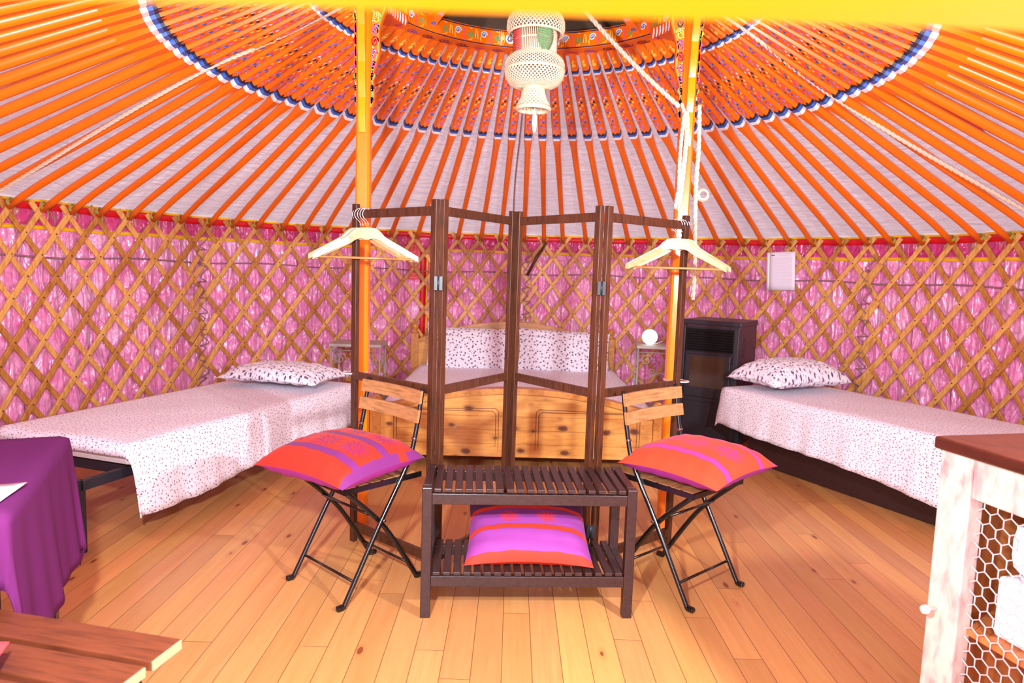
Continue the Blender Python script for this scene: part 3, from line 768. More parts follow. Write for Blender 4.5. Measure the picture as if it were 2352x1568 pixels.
# ------------------------------------------------------------------ macrame lamp
LX, LY = CX + .002, CY - .02
lamp = empty('hanging_lamp', (LX, LY, 2.06)); tag(lamp, 'cream macrame lamp with tiered crochet shades hanging from the crown', 'hanging lamp')
def net(name, prof, n, rows, thick, parent, mat):
    """crocheted surface: diamonds with holes"""
    L = [0]
    for i in range(len(prof) - 1): L.append(L[-1] + math.hypot(prof[i + 1][0] - prof[i][0], prof[i + 1][1] - prof[i][1]))
    def pt(s):
        s *= L[-1]
        for i in range(len(prof) - 1):
            if s <= L[i + 1] + 1e-9: f = (s - L[i]) / (L[i + 1] - L[i]); return prof[i][0] + (prof[i + 1][0] - prof[i][0]) * f, prof[i][1] + (prof[i + 1][1] - prof[i][1]) * f
        return prof[-1]
    b = MB()
    for q in range(n):
        for sg in (-1, 1):
            pts = []
            for j in range(rows * 2 + 1):
                r, z = pt(j / (rows * 2)); a = 2 * PI * (q + sg * j * .5) / n; pts.append((r * cos(a), r * sin(a), z))
            b.tube(pts, thick, 4, caps=False)
    for j in (0, rows * 2):
        r, z = pt(j / (rows * 2)); b.tube([(r * cos(a), r * sin(a), z) for a in [2 * PI * i / 32 for i in range(32)]], thick * 2.2, 6, closed=True)
    return b.build(name, mat, parent, fix=False)
net('top_shade', [(.055, .475), (.08, .455), (.125, .425), (.136, .40), (.138, .365), (.128, .345)], 44, 9, .0026, lamp, M['macrame'])
b = MB()
for i in range(70):
    a = 2 * PI * i / 70; b.tube([(.101 * cos(a), .101 * sin(a), .38), (.101 * cos(a), .101 * sin(a), .235)], .0032, 5)
for z in (.38, .31, .24): b.tube([(.101 * cos(a), .101 * sin(a), z) for a in [2 * PI * i / 40 for i in range(40)]], .004, 6, closed=True)
b.build('string_drum', M['macrame'], lamp, fix=False)
for k, (ac, mt, wd) in enumerate(((-PI / 2 + .45, 'mac_green', .42), (-PI / 2 - 1.05, 'mac_red', .34), (PI / 2, 'mac_green', .4), (0.4, 'mac_red', .3))):
    b = MB()
    for j in range(14):
        z = .245 + j * .0098; hw = wd * (1 if mt == 'mac_red' else (.35 + .65 * sin((j + .5) / 14 * PI)))
        pts = [(.1055 * cos(ac + a * hw), .1055 * sin(ac + a * hw), z + (.006 * abs(a) if mt == 'mac_green' else 0)) for a in (-1, -.6, -.2, .2, .6, 1)]
        b.tube(pts, .0042, 5)
    b.build('woven_leaf', M[mt], lamp, fix=False)
net('lower_shade', [(.085, .262), (.105, .25), (.135, .225), (.143, .205), (.142, .175)], 46, 8, .0028, lamp, M['macrame'])
net('bowl', [(.142, .175), (.138, .145), (.12, .118), (.09, .102), (.055, .10)], 46, 7, .0034, lamp, M['macrame'])
net('skirt', [(.045, .10), (.052, .075), (.060, .045), (.074, .022), (.078, .0)], 22, 5, .0052, lamp, M['macrame'])
b = MB(); b.lathe([(.001, 0), (.007, .006), (.0125, .04), (.012, .075), (.006, .095), (.001, .10)], (.008, -.01, -.115), 12); b.tube([(.008, -.01, -.02), (.006, -.008, .10)], .002, 5)
b.build('tassel', M['p_white'], lamp)
b = MB(); b.tube([(0, 0, .46), (0, 0, .78)], .005, 6); b.build('cord', M['rope'], lamp)

# ------------------------------------------------------------------ folding screen
S = [(-.733, 3.097), (-.3005, 2.740), (-.002, 3.218), (.3555, 2.786), (.789, 3.146)]
ST, SB = 1.552, .783
scr = empty('folding_screen', (.02, 2.98, 0)); so = Vector((.02, 2.98, 0))
tag(scr, 'dark brown four-panel folding screen frame with open panels behind the slatted bench', 'folding screen')
for i in range(4):
    a = Vector((*S[i], 0)); c = Vector((*S[i + 1], 0)); d = (c - a); L = d.length; u = d / L; nrm = Vector((-u.y, u.x, 0))
    gap = .027; p0 = a + u * gap; p1 = c - u * gap; ang = atan2(u.y, u.x)
    for p in (p0, p1):
        b = MB(); b.box((0, 0, ST / 2), (.030, .022, ST), ang); o = b.build('upright', M['walnut'], scr, bevel=.002); o.location = p - so
    for z, h in ((ST - .045, .036), (SB, .036), (.075, .040)):
        b = MB(); b.bar((p0 + Vector((0, 0, z))) - so, (p1 + Vector((0, 0, z))) - so, .018, h); b.build('rail', M['walnut'], scr, bevel=.002)
for i in (1, 2, 3):
    for z in (1.22, .20):
        b = MB(); c = Vector((*S[i], z)) - so; sg = -1 if i != 2 else 1
        for s_ in (-1, 1): b.box(c + Vector((s_ * .009, sg * .016, 0)), (.015, .003, .055), mi=0)
        b.tube([c + Vector((0, sg * .018, -.028)), c + Vector((0, sg * .018, .028))], .004, 8); b.build('hinge', M['bed_steel'], scr)
# cable ties
for x0, y0, lab in ((-.742, 3.19, 'white cable tie holding the screen to the left post'), (.802, 3.26, 'white cable tie holding the screen to the right post')):
    b = MB(); yy = .085; pts = []
    for i in range(28):
        a = 2 * PI * i / 28; pts.append((x0 + .050 * cos(a), y0 + .025 + (.150) * sin(a) * .98, .79 - .10 * (.15 + .15 * sin(a))))
    b.tube(pts, .0035, 5, closed=True)
    tag(b.build('cable_tie', M['tie'], fix=False), lab, 'cable tie')

# ------------------------------------------------------------------ hangers
def hanger():
    root = empty('clothes_hanger')
    b = MB(); N = 24; top = []; bot = []
    for i in range(N + 1):
        x = -.222 + .444 * i / N; ax = abs(x)
        zt = -.075 - .11 * (ax / .222) ** 1.25 + .004; zt = min(zt, -.078) if ax > .03 else -.074
        if ax < .034: zt = -.070 - .003 * (ax / .034) ** 2
        elif ax < .075: zt = -.073 - .036 * (1 - cos((ax - .034) / .041 * PI / 2)) ** .8
        else: zt = -.109 - .082 * ((ax - .075) / .147)
        th = .036 - .012 * (ax / .222) + .024 * max(0, 1 - ax / .07)
        top.append((x, zt)); bot.append((x, zt - th + (.0 if ax > .02 else .006)))
    poly = top + bot[::-1]
    # strips, to keep the concave shape clean
    for i in range(N):
        q = [top[i], top[i + 1], bot[i + 1], bot[i]]; bs = b.add([(p[0], -.006, p[1]) for p in q] + [(p[0], .006, p[1]) for p in q])
        b.face((bs, bs + 1, bs + 2, bs + 3)); b.face((bs + 7, bs + 6, bs + 5, bs + 4)); b.face((bs, bs + 4, bs + 5, bs + 1)); b.face((bs + 3, bs + 2, bs + 6, bs + 7))
        if i == 0: b.face((bs, bs + 3, bs + 7, bs + 4))
        if i == N - 1: b.face((bs + 1, bs + 5, bs + 6, bs + 2))
    b.build('shoulders', M['hanger'], root)
    b = MB(); b.tube([(-.205, 0, -.203), (.205, 0, -.203)], .0055, 8); b.build('trouser_bar', M['hanger'], root)
    b = MB(); pts = [(0, 0, -.08), (0, 0, -.045), (.004, 0, -.036)]
    for i in range(15):
        a = -PI / 2 + .35 - i / 14 * (PI * 1.25); pts.append((.0 + .021 * cos(a) - .0, 0, -.004 + .021 * sin(a)))
    b.tube([(0, 0, -.08), (0, 0, -.052), (-.004, 0, -.042)] + [(.024 * cos(a), 0, -.012 + .027 * sin(a)) for a in [PI * 1.32 - i / 14 * PI * 1.35 for i in range(15)]], .0018, 6)
    b.build('hook', M['chrome'], root); return root
hg = hanger(); first = True
def hang(x, y, z, rz, label, group):
    global first
    if first: r_ = hg; first = False
    else: r_ = copy_tree(hg)
    r_.location = (x, y, z); r_.rotation_euler = (0, 0, rz); tag(r_, label, 'clothes hanger', group)
HZ = ST - .045 + .018 - .008
for i in range(5):
    q = .040 + i * .019; p = Vector((*S[0], 0)).lerp(Vector((*S[1], 0)), q / .58)
    hang(p.x + .00, p.y - .0, HZ, .04 + [-.16, .10, -.04, .20, .02][i], 'pale wooden hanger in the bunch on the left end of the screen', 'hangers on the left end of the folding screen')
for i in range(4):
    q = .036 + i * .019; p = Vector((*S[4], 0)).lerp(Vector((*S[3], 0)), q / .58)
    hang(p.x, p.y, HZ, -.10 - [-.12, .08, -.03, .18][i], 'pale wooden hanger in the bunch on the right end of the screen', 'hangers on the right end of the folding screen')

# ------------------------------------------------------------------ soft goods helpers
def pillow_mb(W, D, T, nu=28, nv=28, wr=.004, flat=.35, seed=1, mi_under=0, sag=0, pinch=.07, us=(1, 1)):
    rn = random.Random(seed); ph = [rn.uniform(0, 6) for _ in range(8)]
    b = MB()
    def fn(side):
        def f(u, v):
            a = 2 * u - 1; c = 2 * v - 1
            x = a * W / 2 * (1 - pinch * (1 - c * c)); y = c * D / 2 * (1 - pinch * (1 - a * a))
            e = max(0, (1 - a ** 4)) ** .55 * max(0, (1 - c ** 4)) ** .55 * (.78 + .22 * cos(a * 1.3) * cos(c * 1.3))
            z = side * T / 2 * e * (1 if side > 0 else flat)
            edge = (a * a + c * c) * e * 2
            z += wr * edge * (sin(a * 17 + ph[0] + 3 * c) + sin(c * 19 + ph[1] + 2 * a)) * .6
            z += sag * (1 - a * a) * (1 - c * c) * sin(a * 4 + ph[2])
            # corners droop a little
            z -= .10 * T * (a * a * c * c)
            return (x, y, z)
        return f
    b.grid(nu, nv, fn(1), 0, us=us); b.grid(nu, nv, fn(-1), mi_under, us=us, flip=True)
    return b
def drape_mb(L, W, z0, drops, r=.03, step=.035, ripple=.012, seed=2, hem=None, top_noise=.004, flare=.08):
    """cloth over a rectangle 0..L x 0..W at height 0; drops=(x-,x+,y-,y+)"""
    rn = random.Random(seed); p = [rn.uniform(0, 6) for _ in range(6)]
    xs, ys = [], []
    x = -drops[0]; nx = int((L + drops[0] + drops[1]) / step); ny = int((W + drops[2] + drops[3]) / step)
    b = MB()
    def fn(u, v):
        A = -drops[0] + (L + drops[0] + drops[1]) * u; B = -drops[2] + (W + drops[2] + drops[3]) * v
        if hem and B < 0: B *= hem(A / L)
        ca, cb = min(max(A, 0), L), min(max(B, 0), W); ex, ey = A - ca, B - cb; d = math.hypot(ex, ey)
        if d < 1e-9:
            return (A, B, top_noise * sin(A * 9 + p[0]) * sin(B * 11 + p[1]))
        nx_, ny_ = ex / d, ey / d
        if d < r * 1.57: an = d / r; out = r * sin(an) ; dz = r * (1 - cos(an))
        else: out = r; dz = r + (d - r * 1.57)
        k = max(0, d - r) ; along = A * (1 if abs(ny_) > .5 else 0) + B * (1 if abs(ny_) <= .5 else 0)
        out += k * (flare + ripple / .1 * .35 * (sin(along * 21 + p[2] + 2 * sin(along * 5)) * .6 + .4 * sin(along * 47 + p[3])))
        return (ca - nx_ * 0 + nx_ * (out - r * .0) , cb + ny_ * out, -dz)
    b.grid(nx, ny, fn, 0, us=(L + drops[0] + drops[1], W + drops[2] + drops[3]))
    return b

# ------------------------------------------------------------------ side beds
def single_bed(ax, ay, dirx, diry, W, L, zt, label, hemfn, front_drop, foot_drop, head_drop, pil_s, mirror, legs, cover_label, pillow_label):
    """front edge starts at (ax,ay) and runs along dir; the bed lies to the left (mirror=1) or right (-1) of dir"""
    rz = atan2(diry, dirx)
    root = empty('single_bed', (ax, ay, 0), rz); tag(root, label, 'bed')
    m = mirror
    b = MB(); b.box((L / 2, m * W / 2, zt - .065), (L - .03, W - .04, .10)); b.build('mattress', M['mattress'], root, bevel=.03)
    b = MB(); z = zt - .145
    x0 = min(.01, min(l[0] for l in legs))
    for (p, q) in (((x0, .07), (L - .01, .07)), ((x0, W - .07), (L - .01, W - .07)), ((x0, .07), (x0, W - .07)), ((.06, .07), (.06, W - .07)), ((L - .01, .01), (L - .01, W - .01)), ((L / 2, .01), (L / 2, W - .01))):
        b.bar((p[0], m * p[1], z), (q[0], m * q[1], z), .03, .045)
    b.build('bed_frame', M['bed_steel'], root, bevel=.003)
    for (lx, ly) in legs:
        b = MB(); b.box((lx, m * ly, (z - .02) / 2), (.042, .042, z - .02)); b.build('leg', M['bed_steel'], root, bevel=.003)
    c = empty('bed_cover_tmp')
    bm_ = drape_mb(L, W, 0, (foot_drop, head_drop, front_drop, .05), hem=hemfn, seed=int(ax * 10) + 30)
    Rz = Matrix.Rotation(rz, 3, 'Z'); bm_.v = [tuple(Rz @ Vector((p[0], m * p[1], p[2] + zt)) + Vector((ax, ay, 0))) for p in bm_.v]
    bpy.data.objects.remove(c)
    o = bm_.build('bed_cover', M['sheet'], fix=False, solid=.006); tag(o, cover_label, 'bed cover')
    pm_ = pillow_mb(.74, .46, .17 if m > 0 else .26, seed=int(ax * 7) + 9, flat=.45, wr=.006, us=(.74, .46))
    o = pm_.build('pillow', M['pillow']); o.location = tuple(Rz @ Vector((pil_s[0], m * pil_s[1], 0)) + Vector((ax, ay, zt + pil_s[2]))); o.rotation_euler = (pil_s[4], pil_s[5], rz + pil_s[3])
    tag(o, pillow_label, 'pillow')
# left: front edge from the near foot (-1.72,2.92) to the head (-1.10,4.77)
single_bed(-1.70, 3.00, .318, .948, .80, 1.85, .45, 'black steel folding single bed against the left wall', lambda s: 1.08 + .05 * sin(s * 9) - .22 * max(0, s), .32, .07, .04,
           (1.57, .36, .075, PI / 2 + .05, 0, 0), 1, [(-.19, .09), (.48, .25), (1.92 - .25, .22), (1.32, .66), (-.19, .74)],
           'white cover with tiny purple flowers on the left single bed', 'flower-print pillow on the left single bed')
# right: front edge from the near foot (2.42,3.10) to the head (1.55,4.84)
single_bed(2.42, 3.10, -.447, .894, .76, 1.95, .50, 'dark steel single bed against the right wall', lambda s: 1.0 + .03 * sin(s * 8 + 1) - .30 * max(0, s), .39, .10, .16,
           (1.70, .34, .10, PI / 2 - .02, 0, 0), -1, [(.2, .06), (1.80, .14), (1.86, .05), (1.80, .7), (.2, .7)],
           'white cover with tiny purple flowers on the right single bed', 'plump flower-print pillow on the right single bed')
b = MB(); b.box((0, 0, .085), (1.70, .46, .17)); o = b.build('under_bed_box', M['espresso'], bevel=.006); o.location = (2.27, 4.06, 0); o.rotation_euler = (0, 0, atan2(.894, -.447))
tag(o, 'low dark brown box under the right single bed', 'box')

# ------------------------------------------------------------------ double bed
bed = empty('double_bed', (.05, 4.30, 0), .02); tag(bed, 'knotty pine double bed with arched headboard and panelled footboard', 'bed')
BW = .905
def arch(x, half, z_end, z_mid, p=2): return z_end + (z_mid - z_end) * (1 - min(1, abs(x) / half) ** p)
b = MB(); N = 40
def board(b, half, z0, fz, y0, y1, mi=0):
    for i in range(N):
        xa = -half + 2 * half * i / N; xb = -half + 2 * half * (i + 1) / N
        b.prism([(xa, z0), (xb, z0), (xb, fz(xb)), (xa, fz(xa))], y0, y1, mi)
fz = lambda x: arch(x, BW - .03, .375, .515)
board(b, BW - .03, .085, fz, 0, .022); b.build('footboard', M['pine'], bed)
b = MB()
for i in range(N):
    xa = -(BW - .03) + 2 * (BW - .03) * i / N; xb = -(BW - .03) + 2 * (BW - .03) * (i + 1) / N
    b.prism([(xa, fz(xa) - .014), (xb, fz(xb) - .014), (xb, fz(xb) + .022), (xa, fz(xa) + .022)], -.034, .050)
b.build('footboard_rail', M['pine_trim'], bed)
# two panels with double grooves
for cx_, hw in ((-.455, .335), (.455, .335)):
    b = MB(); z0, z1 = .13, .40
    for off in (0, .018):
        P = [(cx_ - hw + off, z0 + off), (cx_ - hw + off, z1 - off - .02), (cx_ - hw + off + .02, z1 - off), (cx_ + hw - off - .02, z1 - off), (cx_ + hw - off, z1 - off - .02), (cx_ + hw - off, z0 + off)]
        P = [(p[0], min(p[1], fz(p[0]) - .02)) for p in P]
        b.ribbon(P, .005, lambda x, z: (x, -.0015, z), 0)
    b.build('panel_groove', M['groove'], bed, fix=False)
b = MB()
for z in (.17, .26, .35): b.ribbon([(-BW + .04, z), (BW - .04, z)], .003, lambda x, zz: (x, -.001, zz), 0)
b.build('board_joint', M['groove'], bed, fix=False)
for sx in (-1, 1):
    b = MB(); b.box((sx * BW, .01, .19), (.065, .065, .38)); fp_ = b.build('foot_post', M['pine_trim'], bed, bevel=.006)
    b = MB(); b.lathe([(.02, 0), (.03, .008), (.018, .022), (.034, .05), (.034, .065), (.02, .082), (.001, .090)], (sx * BW, .01, .38), 16); b.build('finial', M['pine_trim'], fp_)
    b = MB(); b.box((sx * BW, 1.975, .34), (.07, .06, .68)); hp_ = b.build('head_post', M['pine_trim'], bed, bevel=.006)
    b = MB(); b.lathe([(.03, 0), (.036, .012), (.016, .024), (.018, .032), (.034, .055), (.032, .075), (.016, .092), (.001, .097)], (sx * BW, 1.975, .68), 16); b.build('finial', M['pine_trim'], hp_)
    b = MB(); b.box((sx * (BW - .01), .99, .23), (.028, 1.92, .14)); b.build('side_rail', M['pine'], bed, bevel=.004)
fh = lambda x: arch(x, BW - .03, .62, .80)
b = MB(); board(b, BW - .03, .25, lambda x: fh(x) - .01, 1.965, 1.987); b.build('headboard', M['pine'], bed)
b = MB()
for i in range(N):
    xa = -(BW - .03) + 2 * (BW - .03) * i / N; xb = -(BW - .03) + 2 * (BW - .03) * (i + 1) / N
    b.prism([(xa, fh(xa) - .024), (xb, fh(xb) - .024), (xb, fh(xb) + .010), (xa, fh(xa) + .010)], 1.945, 2.0)
b.build('headboard_rail', M['pine_trim'], bed)
b = MB(); b.box((0, .99, .30), (1.70, 1.88, .17)); b.build('mattress', M['mattress'], bed, bevel=.03)
bm_ = drape_mb(1.87, 1.70, 0, (.04, .0, .14, .14), seed=5, ripple=.006, r=.05, flare=.02)
bm_.v = [(.85 - p[1] + .05, 4.30 + .055 + p[0], p[2] + .405) for p in bm_.v]
tag(bm_.build('bed_cover', M['sheet'], fix=False, solid=.006), 'pale pink flower-print cover on the double bed', 'bed cover')
for x, lab, sd, tl in ((-.37, 'flower-print pillow leaning on the left half of the pine headboard', 4, 0), (.45, 'flower-print pillow leaning on the right half of the pine headboard', 8, .03)):
    pm_ = pillow_mb(.84, .42, .17, seed=sd, flat=.6, wr=.007, sag=.006, pinch=.05, us=(.84, .42)); o = pm_.build('pillow', M['pillow'])
    o.location = (x + .02, 6.11, .562); o.rotation_euler = (1.20, tl, .02); tag(o, lab, 'pillow')
b = pillow_mb(.30, .30, .12, seed=31); 

# ------------------------------------------------------------------ bedside tables
def side_table(x, y, rz, H_, label):
    root = empty('bedside_table', (x, y, 0), rz); tag(root, label, 'bedside table'); w_ = .20
    b = MB(); b.box((0, 0, H_ - .012), (.41, .34, .024)); b.build('table_top', M['iron'], root, bevel=.003)
    for sx in (-1, 1):
        for sy in (-1, 1):
            b = MB(); b.tube([(sx * .19, sy * .155, H_ - .02), (sx * .19, sy * .155, .0)], .008, 8); b.build('leg', M['iron'], root)
    b = MB()
    for yy in (-.155,):
        for (cx_, cz, r, sg) in ((-.12, H_ - .12, .05, 1), (.12, H_ - .12, .05, -1), (-.07, H_ - .21, .035, -1), (.07, H_ - .21, .035, 1)):
            b.tube([(p[0], yy, p[1]) for p in spiral(cx_, cz, r, 1.5, 20, sg)], .004, 6)
        b.tube([(-.19, yy, H_ - .055), (.19, yy, H_ - .055)], .0045, 6); b.tube([(-.19, yy, H_ - .30), (0, yy, H_ - .22), (.19, yy, H_ - .30)], .004, 6)
    for xx in (-.19, .19):
        b.tube([(xx, -p[0], p[1]) for p in spiral(0, H_ - .15, .07, 1.5, 20)], .004, 6); b.tube([(xx, -.155, H_ - .28), (xx, .155, H_ - .28)], .0045, 6)
    b.build('scrollwork', M['iron'], root, fix=False)
    b = MB(); b.box((0, 0, .16), (.38, .31, .012)); b.build('lower_shelf', M['iron'], root)
side_table(-1.24, 5.50, .05, .665, 'ornate wrought-iron bedside table left of the double bed')
side_table(1.25, 5.72, -.12, .700, 'ornate wrought-iron bedside table right of the double bed')
g = empty('globe_lamp', (1.145, 5.66, .70)); tag(g, 'glowing round globe lamp on the right bedside table', 'lamp')
b = MB(); b.lathe([(.001, .128)] + [(.064 * sin(PI * i / 16), .068 + .062 * cos(PI * i / 16)) for i in range(1, 15)] + [(.02, .01)], (0, 0, 0), 24); b.build('globe', M['globe'], g)
b = MB(); b.lathe([(.03, .0), (.032, .006), (.02, .012)], (0, 0, 0), 20); b.tube([(.02, .0, .006), (.07, .03, .012), (.11, .04, .03), (.14, .10, .02)], .003, 6); b.build('base', M['tie'], g)

# ------------------------------------------------------------------ pellet stove
stv = empty('pellet_stove', (1.315, 5.235, 0), -.60); tag(stv, 'black pellet stove with glass fire door beside the right post', 'stove')
SW, SD, SH = .435, .44, .955
b = MB(); b.box((SW / 2, SD / 2 + .0, (SH - .03) / 2), (SW, SD, SH - .03)); b.build('body', M['stove_side'], stv, bevel=.008)
b = MB(); b.box((SW / 2, SD / 2 - .005, SH - .018), (SW + .012, SD + .012, .036)); b.build('top_plate', M['stove'], stv, bevel=.006)
b = MB(); b.box((SW / 2, -.010, .33), (SW - .06, .022, .62)); b.box((SW - .02, -.012, SH / 2 - .02), (.036, .03, SH - .05)); b.box((.015, -.012, SH / 2 - .02), (.026, .03, SH - .05)); b.build('front_panel', M['stove'], stv, bevel=.004)
b = MB()
for i in range(9): b.box((SW / 2 - .005, -.016, SH - .075 - i * .019), (SW - .085, .016, .010), rx=.5)
b.box((SW / 2 - .005, -.002, SH - .15), (SW - .07, .008, .19)); b.build('air_grille', M['stove_dark'], stv)
b = MB(); b.box((SW / 2 - .005, -.026, .535), (SW - .09, .016, .33)); fdoor = b.build('fire_door', M['stove'], stv, bevel=.008)
b = MB(); b.box((SW / 2 - .005, -.036, .565), (SW - .17, .006, .235)); b.build('glass', M['stove_glass'], fdoor)
b = MB()
for i in range(7): b.box((SW + .002, .10, SH - .13 - i * .022), (.006, .035, .010))
b.build('side_vent', M['stove_dark'], stv)
b = MB(); b.box((SW / 2, -.023, .335), (SW - .07, .004, .004)); b.build('panel_seam', M['stove_dark'], stv)

# ------------------------------------------------------------------ notice on the wall
nt = empty('notice', (0, 0, 0)); c0 = Vector(cyl(44.2, R - .115, 0)); a = math.radians(44.2)
nt.location = (c0.x, c0.y, 1.345); nt.rotation_euler = (0.02, -.045, -a)
tag(nt, 'white printed notice in a plastic sleeve pinned to the lattice above the stove', 'notice')
b = MB(); b.grid(6, 8, lambda u, v: (-.105 + .21 * u, .004 * sin(u * 3), -.155 + .31 * v)); b.build('sheet', M['paper'], nt, solid=.001, fix=False)
b = MB()
for i in range(17):
    z = .105 - i * .0145; x1 = .085 - .05 * random.random() if i % 4 == 3 else .085; b.ribbon([(-.08, z), (x1, z)], .0035, lambda x, zz: (x, -.0016, zz), 0)
b.ribbon([(-.09, .130), (-.062, .130)], .012, lambda x, zz: (x, -.0018, zz), 1); b.ribbon([(-.02, .128), (.06, .128)], .004, lambda x, zz: (x, -.0016, zz), 0)
b.build('print', [M['ink'], M['p_navy']], nt, fix=False)
b = MB(); b.grid(1, 8, lambda u, v: (-.13 + .025 * u, .002, -.155 + .31 * v)); b.build('sleeve_edge', M['tie'], nt, solid=.001, fix=False)

# ------------------------------------------------------------------ slatted shoe bench
bx, by, byaw, W_, D_, H_ = .087, 2.411, .060, .787, .310, .493
bench = empty('slatted_bench', (bx, by, 0), byaw); tag(bench, 'dark brown slatted bench with a lower shelf in the centre of the room', 'bench')
lg = .036
for sx in (-1, 1):
    for sy in (0, 1):
        b = MB(); b.box((sx * (W_ / 2 - lg / 2), lg / 2 + sy * (D_ - lg), (H_ - .0) / 2), (lg, lg, H_)); b.build('leg', M['espresso'], bench, bevel=.003)
    for z, h in ((H_ - .022, .044), (.140, .038)):
        b = MB(); b.box((sx * (W_ / 2 - lg / 2), D_ / 2, z), (.030, D_ - 2 * lg, h)); b.build('end_rail', M['espresso'], bench, bevel=.002)
for z in (H_ - .042, .140):
    for yy in (.014, D_ - .014):
        b = MB(); b.box((0, yy, z), (W_ - 2 * lg, .024, .040)); b.build('rail', M['espresso'], bench, bevel=.002)
ns = 19
for z in (H_ - .010, .170):
    for i in range(ns):
        x = -W_ / 2 + lg + .020 + (W_ - 2 * lg - .040) * i / (ns - 1)
        b = MB(); b.box((x, D_ / 2, z), (.0265, D_ - .002, .014)); b.build('slat', M['espresso'], bench, bevel=.002)

# ------------------------------------------------------------------ folding chairs
def chair(x, y, rz, label):
    """local: +x right of the sitter's view from the front, front towards -y"""
    root = empty('folding_chair', (x, y, 0), rz); tag(root, label, 'chair', 'folding bistro chairs beside the bench')
    hw = .178; q = .009
    # back frame: from the front foot up to the backrest top
    for s_ in (-1, 1):
        b = MB(); P = [(s_ * hw, -.20, .010), (s_ * hw, -.185, .008), (s_ * hw, -.168, .035), (s_ * hw, -.02, .29), (s_ * hw, .110, .50), (s_ * hw, .150, .62), (s_ * hw, .183, .80)]
        b.tube(rope_pts(P, 30), .0095, 8); b.build('back_upright', M['chair_steel'], root, fix=False)
        b = MB(); P = [(s_ * (hw - .02), .20, .010), (s_ * (hw - .02), .185, .008), (s_ * (hw - .02), .168, .035), (s_ * (hw - .02), .01, .27), (s_ * (hw - .02), -.165, .440)]
        b.tube(rope_pts(P, 30), .0105, 8); b.build('rear_leg', M['chair_steel'], root, fix=False)
        b = MB(); b.box((s_ * hw, -.198, .010), (.022, .03, .02)); b.box((s_ * (hw - .02), .198, .010), (.022, .03, .02)); b.build('foot_cap', M['chair_steel'], root, bevel=.005)
        b = MB(); b.box((s_ * (hw - .008), .005, .445), (.006, .37, .022)); b.build('seat_side', M['chair_steel'], root)
    for (yy, z, w2) in ((-.135, .090, hw), (.140, .078, hw - .02), (-.06, .332, hw - .02)):
        b = MB(); b.tube([(-w2, yy, z), (w2, yy, z)], .0055, 8); b.build('stretcher', M['chair_steel'], root, fix=False)
    b = MB(); b.box((0, -.178, .447), (.345, .010, .020)); b.build('seat_front', M['chair_steel'], root)
    for i in range(6):
        b = MB(); b.box((0, -.148 + i * .058, .452), (.335, .046, .012)); b.build('seat_slat', M['acacia'], root, bevel=.002)
    for z, yy, t_ in ((.765, .162, .17), (.690, .150, .17)):
        b = MB(); bw = .195; N2 = 10
        for i in range(N2):
            xa, xb = -bw + 2 * bw * i / N2, -bw + 2 * bw * (i + 1) / N2; ca, cb = .018 * (1 - (xa / bw) ** 2), .018 * (1 - (xb / bw) ** 2)
            P = []
            for (xx, cc) in ((xa, ca), (xb, cb)):
                for (dy, dz) in ((-.006, -.025), (.006, -.025), (.006, .025), (-.006, .025)): P.append((xx, yy + cc + dy + dz * t_, z + dz))
            bs = b.add(P)
            for k in range(4): b.face((bs + k, bs + (k + 1) % 4, bs + 4 + (k + 1) % 4, bs + 4 + k), 0)
            if i == 0: b.face([bs + k for k in range(4)])
            if i == N2 - 1: b.face([bs + 4 + k for k in range(4)])
        b.build('back_slat', M['acacia'], root, bevel=.0)
    for s_ in (-1, 1):
        b = MB(); b.tube([(s_ * (hw + .012), -.005, .300), (s_ * (hw - .03), -.005, .300)], .005, 8); b.tube([(s_ * (hw + .012), .142, .60), (s_ * (hw - .012), .142, .60)], .006, 8); b.build('pivot', M['chrome'], root, fix=False)
chair(-.607, 2.688, math.radians(-42), 'black folding bistro chair with wooden back slats left of the slatted bench')
chair(.722, 2.768, math.radians(41), 'black folding bistro chair with wooden back slats right of the slatted bench')
def cushion(W, D, T, loc, rot, mats, label, seed, **kw):
    b = pillow_mb(W, D, T, seed=seed, mi_under=1, wr=.003, **kw); o = b.build('cushion', mats); o.location = loc; o.rotation_euler = rot
    tag(o, label, 'cushion'); return o
cushion(.46, .46, .17, (-.648, 2.602, .535), (.03, .02, math.radians(14.3 - 45)), [M['cush_left'], M['cush_under']], 'red cushion with purple stripes and sunburst flowers on the left folding chair', 3, flat=.8, pinch=.04)
cushion(.46, .46, .16, (.775, 2.735, .53), (.03, 0, math.radians(-2.6 - 45)), [M['cush_right'], M['cush_under']], 'orange cushion with pink stripes on the right folding chair', 6, flat=.8, pinch=.04)
cushion(.48, .38, .14, (.085, 2.600, .272), (.36, .0, .03), [M['cush_shelf'], M['cush_under_r']], 'violet and red patterned cushion on the lower shelf of the slatted bench', 12, flat=.8, pinch=.06)

# ------------------------------------------------------------------ purple table, foreground left
ux, uy = .407, -.913                       # right edge runs towards the camera
T0 = Vector((-1.358, 2.044, 0)); rzT = atan2(uy, ux)
TL, TW, TZ = .70, .75, .73
tb = empty('dining_table', T0, rzT); tag(tb, 'table hidden under a purple cloth at the left edge', 'table')
b = MB(); b.box((TL / 2, -TW / 2, TZ - .015), (TL - .01, TW - .01, .03)); b.build('tabletop', M['walnut'], tb)
for lx in (.05, TL - .05):
    for ly in (.05, TW - .05):
        b = MB(); b.box((lx, -ly, (TZ - .03) / 2), (.045, .045, TZ - .03)); b.build('leg', M['bed_steel'], tb)
bm_ = drape_mb(TL, TW, 0, (.22, .17, .37, .10), seed=21, ripple=.010, r=.012, flare=.07, step=.025, top_noise=.0)
Rz = Matrix.Rotation(rzT, 3, 'Z'); bm_.v = [tuple(Rz @ Vector((p[0], -p[1], p[2] + TZ + .004)) + T0) for p in bm_.v]
